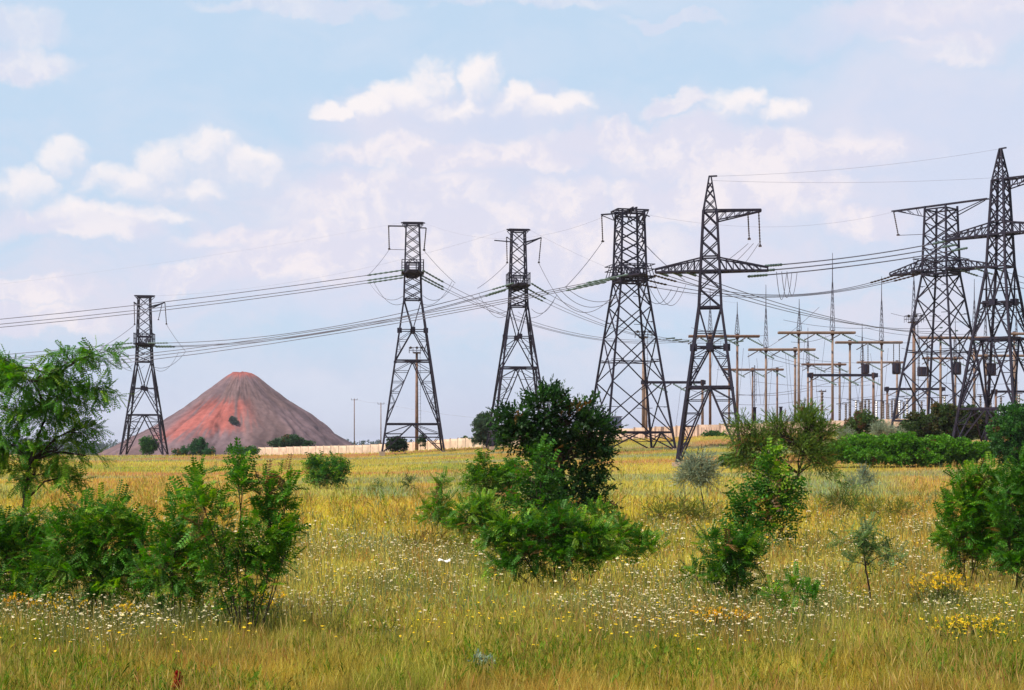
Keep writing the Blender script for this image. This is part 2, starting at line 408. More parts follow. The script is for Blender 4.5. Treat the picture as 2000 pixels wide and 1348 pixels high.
def plant(name, label, cat, base, lobes, leaf='robinia', col=(.05, .15, .02), size=.28, dens=1.0, trunk=None, tr=.05, gap=.0, seed=0,
          group=None, up=.35, droop=.0, names=('stems', 'foliage'), bark=None, var=.3, cols2=None, dz=.75, twigk=5, inner=.25, maxt=400):
    """base: world point; lobes: (dx, z, rx, rz[, dy]) in metres from the base point; every twig of a lobe grows out from the lobe's limb"""
    rng = np.random.default_rng(seed + 1000); root = empty(name, base, label=label, cat=cat, group=group)
    st = MB(); pos = []; dr = []; scl = []; cl = []
    topz = max(l[1] for l in lobes)
    tp = [Vector(p) for p in trunk] if trunk else None
    if tp:
        fine = []
        for i in range(len(tp) - 1):
            for k in range(4): fine.append(tp[i].lerp(tp[i + 1], k / 4) + Vector(rng.uniform(-1, 1, 3)) * tr * .35 * (i + k > 0))
        fine.append(tp[-1]); m = len(fine)
        st.tube(fine, [tr * (1.25 - .85 * i / (m - 1)) for i in range(m)], 7)
    for li, lb in enumerate(lobes):
        dx, z, rx, rz = lb[:4]; dy = lb[4] if len(lb) > 4 else rng.uniform(-.5, .5) * rx
        c = Vector((dx, dy, z)); ry = rx * dz
        if tp:
            cand = min(range(len(tp)), key=lambda i: (tp[i] - c).length + (1.5 * max(0, tp[i].z - c.z + rz * .4)))
            s0 = tp[cand]
        else: s0 = Vector((rng.uniform(-1, 1) * .08 + dx * .15, rng.uniform(-1, 1) * .08, 0))
        mid = s0.lerp(c, .5) + Vector((0, 0, .12 * (c - s0).length * (1 if tp else -.2))) + Vector(rng.uniform(-1, 1, 3)) * .05 * (c - s0).length
        limb = [s0, s0.lerp(mid, .55), mid, mid.lerp(c, .5), c]
        lr = max(.006, tr * (.5 if tp else .36))
        st.tube(limb, [lr, lr * .9, lr * .75, lr * .6, lr * .4], 5)
        area = (rx * rz) ** .5
        nt_ = int(np.clip(dens * 9.0 * (rx * rz) / (size * size), 6, maxt))
        for k in range(nt_):
            v = rng.normal(0, 1, 3); v[2] += up; v /= np.linalg.norm(v)
            rr_ = rng.uniform(.62, 1.08)
            e = c + Vector((v[0] * rx * rr_, v[1] * ry * rr_, v[2] * rz * rr_))
            if gap and float(fbm(e.x / (size * 3) + 50, e.z / (size * 3) + e.y, seed + 3, 2)) < gap: continue
            if e.z < .05: e.z = .05 + rng.uniform(0, .15)
            f0 = rng.uniform(0, .35); s = limb[3].lerp(c, rng.uniform(0, 1)).lerp(e, f0 * .3)
            m2 = s.lerp(e, .55) + Vector(rng.uniform(-1, 1, 3)) * .08 * area + Vector((0, 0, .1 * area))
            e2 = e + Vector((0, 0, -droop * area))
            st.tube([s, m2, e2], [lr * .16 + .003, lr * .10 + .002, .002], 3, False)
            d2 = (e2 - m2); L = (m2 - s).length + d2.length
            nf = max(3, int(twigk * L / (size * 1.3)))
            for j in range(nf):
                t = inner + (1 - inner) * (j + rng.uniform(0, 1)) / nf
                p = s.lerp(m2, t / .5) if t < .5 else m2.lerp(e2, (t - .5) / .5)
                dd = (m2 - s if t < .5 else d2).normalized()
                o = Vector(rng.normal(0, 1, 3)); o = (o - dd * o.dot(dd)).normalized()
                fd = dd * rng.uniform(.25, .9) + o * .9 + Vector((0, 0, .12 - droop * .5))
                pos.append(p); dr.append(fd); scl.append(size * rng.uniform(.65, 1.15))
            pos.append(e2 - d2.normalized() * size * .1); dr.append(d2 + Vector((0, 0, .1 - droop))); scl.append(size * rng.uniform(.8, 1.2))
            nn = nf + 1
            base_c = np.array((.17, .10, .035) if rng.uniform() < .025 else col if (cols2 is None or rng.uniform() > .28) else cols2) * (1 + .18 * rng.uniform(-1, 1))
            cl += [base_c] * nn
    pos = np.array(pos); dr = np.array(dr); scl = np.array(scl); cl = np.array(cl)
    upv = np.tile((0, 0, 1.0), (len(pos), 1)) + rng.normal(0, .45, (len(pos), 3))
    V, cc = place_leaves(leaf, pos, dr, upv, scl, cl, rng, var)
    V = V.copy(); 
    st.build(names[0], bark or M_TWIG, root, True)
    mesh_np(names[1], V, np.arange(len(V)).reshape(-1, 4), M_LEAF, root, np.clip(cc, .003, 1))
    return root
NLEAF = [0]
def plant_px(name, label, cat, bx, brow, lobes_px, off=0.0, Y=None, trunk_px=None, **kw):
    """the same, with the outline measured in the photograph: it is turned into metres at the plant's own distance"""
    b = ghit(bx, brow, off) if Y is None else Vector((colX(bx, Y), Y, zg(colX(bx, Y), Y)))
    s = b.y / F; zrow = V0 + (EYE - b.z) / s
    lob = [((l[0] - bx) * s, (zrow - l[1]) * s, l[2] * s, l[3] * s) + ((l[4],) if len(l) > 4 else ()) for l in lobes_px]
    tr = [((p[0] - bx) * s, (p[2] if len(p) > 2 else 0.0), max(-.1, (zrow - p[1]) * s)) for p in trunk_px] if trunk_px else None
    return plant(name, label, cat, b, lob, trunk=tr, **kw)
ROB = (.064, .190, .013); ROB2 = (.160, .300, .020); DARK = (.018, .058, .012); OLIVE = (.26, .31, .21); WIL = (.100, .175, .024); HEDGE = (.095, .25, .016)
TREE = ('trunk', 'crown')

exec_plants = True
def build_plants():
    # --- left foreground group
    plant_px('locust_tree', 'slender young locust tree with drooping feathery leaves at the left edge', 'tree', 18, 1150, [
        (70, 740, 75, 42), (150, 705, 62, 34), (205, 690, 42, 26), (20, 720, 45, 40), (-40, 740, 60, 60), (125, 770, 70, 45), (205, 758, 48, 26), (60, 810, 75, 42),
        (150, 835, 52, 34), (20, 870, 60, 42), (110, 880, 68, 42), (165, 890, 42, 30), (70, 925, 62, 30), (-40, 860, 60, 60), (130, 930, 40, 24)],
        off=.3, trunk_px=[(18, 1190), (30, 1060), (48, 980), (62, 900), (92, 800), (105, 735)], leaf='robinia', col=ROB, cols2=ROB2, size=.27, dens=.95, tr=.05, droop=.14, gap=.24, up=.05, seed=1, names=TREE, bark=M_BARK, group='young locust trees')
    plant_px('locust_shrub', 'dark green locust shrub low under the drooping locust tree at the left edge', 'shrub', 20, 1185, [
        (10, 1090, 75, 85), (70, 1110, 60, 65), (-50, 1080, 70, 90), (60, 1040, 40, 60), (30, 1150, 80, 45)], off=.3, col=(.050, .158, .012), cols2=ROB2, size=.26, dens=.8, tr=.03, seed=2, group='locust shrubs in the meadow')
    plant_px('locust_shrub', 'wide dark locust shrub between the left edge tree and the tall spiky shrub', 'shrub', 200, 1195, [
        (150, 1060, 65, 75), (215, 1050, 70, 72), (275, 1080, 60, 70), (110, 1110, 50, 60), (180, 1130, 95, 55), (250, 1140, 70, 50), (155, 1000, 22, 36), (232, 1000, 26, 34), (290, 1030, 26, 34)],
        off=.3, col=(.055, .168, .012), cols2=ROB2, size=.26, dens=.78, tr=.03, seed=3, group='locust shrubs in the meadow')
    plant_px('locust_shrub', 'bushy dark shrub left of the tallest spiky locust shrub', 'shrub', 345, 1210, [
        (345, 1090, 55, 80), (310, 1120, 45, 65), (385, 1110, 45, 75), (350, 1020, 35, 50), (345, 1160, 60, 40)], off=.3, col=(.050, .155, .012), cols2=ROB2, size=.26, dens=.75, tr=.03, seed=4, group='locust shrubs in the meadow')
    plant_px('locust_shrub', 'tallest locust shrub of the left group with spiky leafy shoots on top', 'shrub', 480, 1225, [
        (400, 985, 42, 50), (375, 945, 22, 32), (475, 950, 24, 48), (462, 912, 16, 22), (530, 975, 38, 52), (562, 945, 22, 28), (430, 1045, 62, 58), (515, 1045, 62, 62), (560, 1075, 30, 34), (445, 1120, 62, 55), (525, 1115, 52, 55), (560, 1030, 28, 26), (480, 1170, 50, 30)],
        off=.3, col=ROB, cols2=ROB2, size=.28, dens=.95, tr=.03, seed=5, group='locust shrubs in the meadow')
    # --- middle distance left
    plant_px('bush', 'rounded green bush standing alone in the middle of the meadow', 'shrub', 640, 955, [
        (620, 918, 24, 26), (658, 920, 24, 26), (640, 930, 36, 24), (612, 900, 10, 12), (668, 904, 10, 12)], leaf='robinia_far', col=(.050, .15, .022), cols2=ROB2, size=.5, dens=1.2, tr=.05, seed=6)
    plant_px('bush', 'tiny faint bush beyond the sage green strip', 'shrub', 738, 962, [(738, 950, 9, 11)], leaf='robinia_far', col=(.09, .15, .04), size=.35, seed=7)
    plant_px('bush', 'small dark bush right of the tiny one near the sage green strip', 'shrub', 803, 962, [(803, 948, 13, 14)], leaf='robinia_far', col=(.06, .11, .03), size=.4, seed=8)
    plant_px('locust_sapling', 'upright leafy locust sapling left of the central thicket', 'sapling', 858, 1048, [
        (858, 990, 28, 32), (862, 952, 16, 26), (840, 1005, 20, 22), (868, 1022, 22, 26)], off=.25, col=ROB, cols2=ROB2, size=.30, dens=.95, tr=.03, seed=9)
    plant_px('locust_shrub', 'loose locust shrub next to the upright sapling', 'shrub', 935, 1062, [
        (915, 1010, 32, 30), (945, 1000, 30, 34), (895, 1035, 22, 22), (955, 1030, 36, 30)], off=.25, col=ROB, cols2=ROB2, size=.3, dens=1.3, tr=.025, seed=10, group='locust shrubs in the meadow')
    plant_px('locust_shrub', 'airy shrub leaning out left of the dark central tree', 'shrub', 935, 985, [
        (930, 935, 26, 26), (960, 935, 34, 24), (1000, 930, 30, 30), (945, 905, 14, 18), (980, 960, 30, 22)], off=.2, leaf='robinia_far', col=ROB, cols2=ROB2, size=.38, dens=1.5, tr=.03, seed=11, group='locust shrubs in the meadow')
    # --- central thicket
    plant_px('dark_tree', 'tall dense blackish green tree in front of the third pylon', 'tree', 1105, 1020, [
        (1065, 800, 42, 36), (1000, 820, 40, 26), (1110, 830, 45, 38), (1160, 850, 42, 36), (1060, 855, 55, 36), (1130, 890, 55, 40), (1010, 855, 40, 28), (1170, 900, 32, 28), (1110, 940, 55, 36), (1160, 955, 34, 26), (1175, 985, 26, 22), (1120, 985, 40, 28), (1080, 960, 40, 30), (1075, 905, 48, 38), (1085, 775, 20, 16), (1150, 805, 18, 20)],
        trunk_px=[(1105, 1040), (1100, 980), (1095, 900), (1085, 830)], leaf='spray', col=DARK, cols2=(.035, .10, .018), size=.52, dens=2.2, tr=.10, gap=.37, seed=12, names=TREE, bark=M_BARK)
    plant_px('locust_sapling', 'light green slim sapling in front of the dark central tree', 'sapling', 1050, 1055, [
        (1058, 890, 22, 28), (1075, 920, 28, 26), (1040, 930, 34, 30), (1075, 960, 34, 32), (1030, 975, 38, 30), (1060, 1000, 46, 30), (1095, 1010, 36, 28), (1000, 1000, 34, 26), (1050, 1035, 60, 24)], off=.25, trunk_px=[(1050, 1070), (1052, 1000), (1060, 900)], leaf='robinia_far', col=(.042, .128, .014), cols2=ROB, size=.36, dens=1.0, tr=.03, seed=13, names=TREE)
    plant_px('locust_shrub', 'large rounded dark shrub at the foot of the central thicket', 'shrub', 1075, 1135, [
        (1000, 1045, 52, 42), (1075, 1050, 62, 48), (1140, 1050, 48, 44), (1060, 1090, 72, 38), (1120, 1090, 52, 36), (1020, 1080, 46, 34), (1100, 1020, 40, 28), (965, 1065, 38, 34), (1165, 1065, 44, 38), (985, 1102, 38, 26), (1172, 1098, 38, 24)], off=.3, col=(.045, .148, .011), cols2=ROB2, size=.27, dens=1.05, tr=.035, seed=14, group='locust shrubs in the meadow')
    plant_px('locust_shrub', 'low spreading shrub on the right side of the central thicket', 'shrub', 1225, 1108, [
        (1210, 1050, 32, 32), (1250, 1062, 32, 28), (1170, 1010, 26, 24), (1275, 1075, 22, 18), (1205, 1085, 42, 24)], off=.25, col=ROB, cols2=ROB2, size=.28, dens=1.4, tr=.025, seed=15, group='locust shrubs in the meadow')
    # --- right half
    plant_px('silver_bush', 'silvery grey oleaster with a bare forked stem near the fifth pylon', 'shrub', 1376, 1000, [
        (1362, 922, 30, 24), (1385, 935, 20, 20), (1345, 938, 22, 16), (1372, 905, 18, 14)], off=.1, trunk_px=[(1377, 1012), (1374, 985), (1368, 950)], leaf='willow', col=OLIVE, size=.5, dens=6, tr=.04, seed=16, bark=M_BARK)
    plant_px('willow_tree', 'sparse multi-stemmed willow with thin twiggy crown in front of the substation', 'tree', 1545, 985, [
        (1450, 850, 36, 32), (1480, 880, 34, 34), (1520, 850, 36, 34), (1575, 840, 40, 40), (1610, 860, 34, 34), (1560, 885, 42, 34), (1600, 905, 28, 26), (1445, 890, 26, 26), (1500, 920, 30, 24), (1590, 815, 24, 18), (1540, 868, 46, 36), (1590, 900, 40, 28), (1462, 912, 30, 22)],
        trunk_px=[(1545, 1010), (1542, 965), (1560, 925), (1572, 880)], leaf='willow', col=WIL, cols2=(.11, .19, .03), size=.6, dens=2.8, tr=.11, gap=.40, seed=17, names=TREE, bark=M_BARK, up=.6)
    plant_px('locust_shrub', 'bright upright locust shrub in front of the sparse willow', 'shrub', 1500, 1070, [
        (1500, 920, 34, 30), (1525, 960, 40, 34), (1465, 970, 36, 26), (1500, 1000, 46, 36), (1530, 1025, 34, 28), (1470, 1010, 32, 28), (1510, 890, 14, 16), (1480, 1045, 44, 26), (1450, 1035, 36, 28), (1540, 990, 30, 34), (1455, 990, 34, 26)], off=.25, leaf='robinia_far', col=(.048, .155, .018), cols2=ROB2, size=.36, dens=.85, tr=.035, seed=18, group='locust shrubs in the meadow')
    plant_px('locust_shrub', 'dark arching locust shrub right of centre over white flowers', 'shrub', 1425, 1180, [
        (1440, 1075, 42, 34), (1445, 1115, 46, 40), (1400, 1135, 38, 30), (1355, 1120, 28, 20), (1390, 1060, 26, 18), (1440, 1155, 42, 24), (1415, 1090, 44, 36), (1465, 1085, 26, 34)], off=.3, col=(.040, .130, .013), cols2=ROB2, size=.27, dens=1.25, tr=.03, seed=19, group='locust shrubs in the meadow')
    plant_px('locust_sapling', 'small straggly locust sapling among yellow flowers right of the arching shrub', 'sapling', 1540, 1215, [
        (1552, 1148, 24, 26), (1515, 1165, 18, 20), (1580, 1165, 14, 16), (1530, 1192, 26, 20)], off=.3, col=ROB, cols2=ROB2, size=.22, dens=.9, tr=.015, seed=20)
    plant_px('thin_sapling', 'thin grey green sapling with a dark bare stem in the flowers at right', 'sapling', 1700, 1190, [
        (1685, 1050, 34, 26), (1660, 1060, 26, 18), (1700, 1085, 32, 26), (1740, 1080, 22, 20), (1680, 1100, 28, 20)], off=.2, trunk_px=[(1702, 1215), (1698, 1150), (1690, 1105), (1685, 1060)], leaf='robinia', col=(.12, .20, .055), cols2=(.18, .24, .10), size=.25, dens=.9, tr=.02, seed=21, names=TREE, bark=M_BARK)
    plant_px('locust_shrub', 'bright green locust bush near the right edge with feathery outline', 'shrub', 1890, 1130, [
        (1895, 945, 36, 36), (1885, 990, 46, 36), (1920, 985, 36, 40), (1870, 1035, 44, 36), (1920, 1045, 44, 40), (1890, 1085, 52, 34), (1860, 985, 22, 20), (1945, 1020, 34, 56), (1938, 935, 26, 30), (1850, 1060, 26, 30), (1945, 1085, 34, 34)], off=.3, col=(.060, .200, .014), cols2=ROB2, size=.29, dens=1.3, tr=.03, seed=22, group='locust shrubs in the meadow')
    plant_px('locust_shrub', 'darker locust bush cut off by the right edge', 'shrub', 1985, 1150, [
        (1975, 980, 42, 50), (2010, 960, 50, 50), (1970, 1060, 42, 50), (2020, 1060, 60, 60), (1985, 1110, 50, 36), (1995, 915, 30, 30)], off=.3, col=(.038, .125, .011), cols2=ROB, size=.28, dens=1.2, tr=.03, seed=23, group='locust shrubs in the meadow')
    plant_px('thicket', 'long bright green thicket below the substation wall', 'hedge', 1780, 912, [
        (1640, 884, 34, 20), (1680, 872, 38, 22), (1720, 878, 40, 24), (1760, 872, 40, 22), (1800, 880, 42, 22), (1840, 874, 40, 20), (1880, 880, 36, 20), (1920, 884, 28, 16), (1700, 892, 50, 14), (1780, 895, 60, 14), (1860, 894, 50, 12)],
        leaf='clump', col=HEDGE, cols2=(.09, .21, .02), size=.55, dens=1.6, tr=.05, seed=24)
    plant_px('brown_bush', 'brownish green bush tangle around the foot of the sixth pylon', 'shrub', 1850, 870, [
        (1800, 835, 34, 28), (1840, 818, 34, 28), (1880, 822, 34, 26), (1920, 832, 34, 30), (1860, 845, 60, 20), (1775, 850, 26, 16)], Y=195, leaf='clump', col=(.055, .095, .024), cols2=(.085, .085, .03), size=.7, dens=1.5, gap=.33, tr=.08, seed=25)
    plant_px('grey_bush', 'pale grey green bush behind the left end of the thicket', 'shrub', 1725, 868, [(1722, 842, 24, 16), (1750, 850, 20, 12)], Y=190, leaf='willow', col=OLIVE, size=.7, dens=3, tr=.05, seed=26)
    plant_px('brown_bush', 'olive brown bush behind the thicket with reddish leaves', 'shrub', 1685, 868, [(1680, 830, 28, 24), (1660, 845, 22, 18), (1705, 840, 20, 18)], Y=195, leaf='clump', col=(.07, .12, .028), cols2=(.13, .075, .035), size=.75, dens=1.0, tr=.05, seed=27)
    plant_px('grey_bush', 'pale grey green bush squeezed between willow and olive brown bush', 'shrub', 1655, 868, [(1652, 850, 16, 13)], Y=185, leaf='willow', col=OLIVE, size=.6, dens=3, tr=.04, seed=28)
    plant_px('leafy_tree', 'dense dark green tree cut off by the right edge behind the thicket', 'tree', 1985, 915, [
        (1965, 850, 34, 34), (1990, 820, 36, 30), (2020, 840, 40, 44), (1970, 885, 36, 24), (2010, 885, 46, 28)], leaf='clump', col=(.035, .11, .02), cols2=(.05, .15, .02), size=.6, dens=1.1, tr=.09, seed=29, trunk_px=[(1985, 920), (1985, 880), (1988, 835)], names=TREE, bark=M_BARK)
    plant_px('silver_bush', 'small silvery bush with pale top to the right of the willow', 'shrub', 1685, 968, [(1690, 940, 18, 18), (1668, 950, 16, 14), (1686, 920, 5, 10)], leaf='willow', col=(.20, .25, .17), size=.45, dens=3, tr=.03, seed=30)
    plant_px('green_bush', 'little yellow green bush left of the small silvery bush', 'shrub', 1635, 975, [(1630, 935, 16, 14), (1645, 962, 20, 16)], leaf='robinia_far', col=(.11, .17, .025), size=.45, dens=.7, tr=.03, seed=31)
    plant_px('weed_clump', 'yellow green weed clump below the silvery grey oleaster', 'weeds', 1310, 1030, [(1290, 1008, 34, 20), (1335, 1000, 34, 22), (1370, 1012, 28, 20)], off=.1, leaf='willow', col=(.13, .17, .03), cols2=(.16, .14, .04), size=.4, dens=2.5, tr=.01, seed=32)
    plant_px('weed_clump', 'green weed clump under the small silvery bush', 'weeds', 1650, 1010, [(1640, 985, 30, 20), (1665, 992, 24, 16)], off=.1, leaf='willow', col=(.08, .14, .025), cols2=(.14, .13, .04), size=.4, dens=2.5, tr=.01, seed=33)
    plant_px('weed_clump', 'wide yellowish weed clump left of the bright bush by the right edge', 'weeds', 1745, 1018, [(1715, 1000, 34, 15), (1765, 1003, 34, 15)], off=.1, leaf='willow', col=(.15, .19, .03), cols2=(.2, .17, .04), size=.4, dens=2.5, tr=.01, seed=34)
    plant_px('weed_clump', 'olive weed clump with yellow specks below the upright sapling', 'weeds', 830, 1085, [(800, 1065, 30, 16), (850, 1060, 34, 16), (900, 1062, 30, 15)], off=.15, leaf='willow', col=(.17, .18, .03), cols2=(.22, .15, .04), size=.34, dens=1.8, tr=.01, seed=35)
    # --- far bushes
    plant_px('bush', 'round green bush inside the legs of the leftmost pylon', 'shrub', 290, 892, [(290, 872, 17, 15), (283, 866, 11, 9)], Y=372, leaf='clump', col=(.05, .13, .035), size=1.0, dens=1.5, tr=.1, seed=40)
    plant_px('bush', 'pointed green bush in front of the spoil heap right of the leftmost pylon', 'shrub', 388, 892, [(388, 874, 14, 16), (370, 882, 18, 9), (410, 884, 14, 7), (348, 885, 12, 7)], Y=385, leaf='clump', col=(.04, .11, .04), size=1.0, dens=1.4, tr=.1, seed=41)
    plant_px('bush', 'low green bush at the left end of the concrete wall', 'shrub', 472, 890, [(465, 881, 22, 8), (488, 883, 18, 7)], Y=400, leaf='clump', col=(.06, .15, .035), size=1.1, dens=1.4, tr=.08, seed=42)
    plant_px('bush', 'dark flat bush showing over the left part of the concrete wall', 'shrub', 568, 888, [(570, 863, 24, 10), (545, 868, 22, 7), (592, 868, 18, 6), (570, 876, 30, 8)], Y=455, leaf='clump', col=(.035, .085, .03), size=1.2, dens=1.4, tr=.08, seed=43)
    plant_px('bush', 'dark round bush in front of the wall between the legs of the second pylon', 'shrub', 776, 884, [(776, 868, 18, 13), (768, 873, 12, 9), (786, 872, 12, 9)], Y=300, leaf='clump', col=(.018, .045, .016), size=.8, dens=1.6, tr=.08, seed=44)
    plant_px('bush', 'narrow dark bush by the right legs of the second pylon', 'shrub', 825, 884, [(825, 865, 8, 13)], Y=300, leaf='clump', col=(.03, .07, .025), size=.7, dens=1.3, tr=.06, seed=45)
    plant_px('tree', 'small hazy grey green tree beside the legs of the third pylon', 'tree', 958, 878, [(945, 835, 22, 18), (965, 850, 22, 18), (940, 858, 18, 14), (948, 818, 14, 10)], Y=300, leaf='clump', col=(.06, .105, .055), size=.75, dens=1.8, gap=.3, tr=.1, seed=46, trunk_px=[(962, 880), (958, 855), (948, 830)], names=TREE, bark=M_BARK)
    plant_px('bush', 'dark shrub at the foot of the grey green tree near third pylon', 'shrub', 985, 880, [(985, 862, 16, 14), (965, 870, 12, 9)], Y=290, leaf='clump', col=(.015, .04, .02), size=.8, dens=1.2, tr=.06, seed=47)
    plant_px('bush', 'green bush by the wall behind the fifth pylon', 'shrub', 1392, 868, [(1392, 856, 19, 12), (1400, 860, 16, 9)], Y=265, leaf='clump', col=(.045, .125, .03), size=.75, dens=1.4, tr=.06, seed=48)
    plant_px('bush', 'green mound of shrub behind the silvery grey oleaster', 'shrub', 1425, 915, [(1420, 902, 22, 12), (1440, 900, 14, 12)], leaf='clump', col=(.06, .14, .025), size=.5, dens=1.3, tr=.06, seed=49)
    plant_px('bush', 'tiny green treetop just above the wall right of second pylon', 'shrub', 906, 872, [(906, 860, 8, 5), (906, 866, 9, 6)], Y=360, leaf='clump', col=(.06, .12, .03), size=.8, dens=1.2, tr=.05, seed=50)
    # dark bush growing on the spoil tip
    i = np.argmin((U0 + F * TIPV[..., 0] / TIPV[..., 1] - 456) ** 2 + (V0 - F * (TIPV[..., 2] - EYE) / TIPV[..., 1] - 828) ** 2 + 1e4 * (TIPV[..., 1] > 1250))
    b = Vector([float(a) for a in TIPV.reshape(-1, 3)[i]])
    plant('bush', 'lone dark bush on the face of the spoil heap', 'shrub', b, [(0, 2.2, 2.8, 2.2), (-1.2, 3.4, 1.9, 1.6), (1.8, 1.4, 1.8, 1.5)], leaf='clump', col=(.05, .075, .05), size=2.2, dens=2, tr=.2, seed=51)
    # far wood on the horizon
    wood_v = []; rng = np.random.default_rng(5)
    n = 5000; X = np.concatenate([rng.uniform(-1400, -440, n), rng.uniform(-330, -60, n // 6)]); Yw = 1900 + rng.uniform(-60, 60, len(X)); hh = 14 * (.5 + fbm(X * .02, Yw * 0, 9, 3))
    Zw = -4.5 + rng.uniform(0, 1, len(X)) * hh
    pos = np.stack([X, Yw, Zw], -1); V, cc = place_leaves('clump', pos, rng.normal(0, 1, (len(X), 3)), rng.normal(0, 1, (len(X), 3)), np.full(len(X), 6.0), (.07, .10, .09), rng, .2)
    tag(mesh_np('wood', V, np.arange(len(V)).reshape(-1, 4), M_LEAF, None, cc), 'low blue green wood far away on the horizon', 'wood', kind='stuff')
build_plants()

# ------------------------------------------------------------------ grass and flowers
def sample_field(n, rng, r0, r1, pw=1.0):
    row = r1 + (r0 - r1) * rng.uniform(0, 1, n) ** pw
    u = rng.uniform(-500, 2500, n)
    Y = EYE * F / (row - V0 + 1e-6)                   # flat-ground distance, a good enough spread
    Y = np.clip(Y, 15, 330) * rng.uniform(.97, 1.03, n)
    return (u - U0) / F * Y, Y
def grass():
    rng = np.random.default_rng(2)
    X1, Y1 = sample_field(300000, rng, 1400, 1040); X2, Y2 = sample_field(180000, rng, 1060, 905); X3, Y3 = sample_field(200000, rng, 1450, 1210)
    X = np.concatenate([X1, X2, X3]); Y = np.concatenate([Y1, Y2, Y3]); n = len(X)
    cl = fbm(X * 1.3, Y * 1.3, 61, 3)
    Z = zt(X, Y)
    h = (.14 + .34 * cl) * rng.uniform(.5, 1.25, n) * np.where(Y > 60, .9, 1)
    tall = rng.uniform(0, 1, n) < .08; h = np.where(tall, h * 1.5, h)
    w = np.maximum(.0065, Y * .00030) * rng.uniform(.7, 1.4, n)
    a = rng.uniform(0, 2 * PI, n); lean = h * rng.uniform(.05, .40, n); b = rng.uniform(-.9, .9, n)
    sx, sy = np.cos(b) * w / 2, np.sin(b) * w / 2     # blade's broad side
    lx, ly = np.cos(a) * lean, np.sin(a) * lean
    V = np.zeros((n, 6, 3))
    for k, (t, ww) in enumerate(((0, 1), (.55, .8), (1, .12))):
        px = X + lx * t * t; py = Y + ly * t * t; pz = Z - .02 + h * (t - .12 * t * t)
        V[:, 2 * k, 0] = px - sx * ww; V[:, 2 * k, 1] = py - sy * ww; V[:, 2 * k, 2] = pz
        V[:, 2 * k + 1, 0] = px + sx * ww; V[:, 2 * k + 1, 1] = py + sy * ww; V[:, 2 * k + 1, 2] = pz
    base = meadow(X, Y)
    pick = rng.uniform(0, 1, n)[:, None]
    straw = np.array((.52, .38, .13)); green = np.array((.15, .23, .02)); rust = np.array((.40, .17, .05))
    c = np.where(pick < .22, base * .5 + green * .5, np.where(pick < .40, base * .45 + straw * .55, np.where(pick < .47, base * .5 + rust * .5, base)))
    c = np.where(tall[:, None], c * .5 + straw * .5, c)
    c = c * (.35 + 1.25 * rng.uniform(0, 1, (n, 1)) ** .8) * (0.75 + .6 * fbm(X * 2.2, Y * 1.1, 63, 3))[:, None] * (np.array((1.14, 1.18, .84)) + ss(Y, 21, 26)[:, None] * np.array((.54, .46, .36))) * np.where(Y[:, None] < 40, .62 + .8 * fbm(X * 6, Y * 2.5, 64, 2)[:, None], 1)
    tipc = c * .8 + straw * .2
    col = np.stack([c, c, c, c, tipc, tipc], 1)
    q = np.array([[0, 1, 3, 2], [2, 3, 5, 4]])
    Fq = (np.arange(n)[:, None, None] * 6 + q[None]).reshape(-1, 4)
    o = mesh_np('meadow_grass', V.reshape(-1, 3), Fq, M_GRASS, None, np.clip(col.reshape(-1, 3), 0, .72))
    tag(o, 'tall dry yellow green meadow grass', 'grass', kind='stuff')
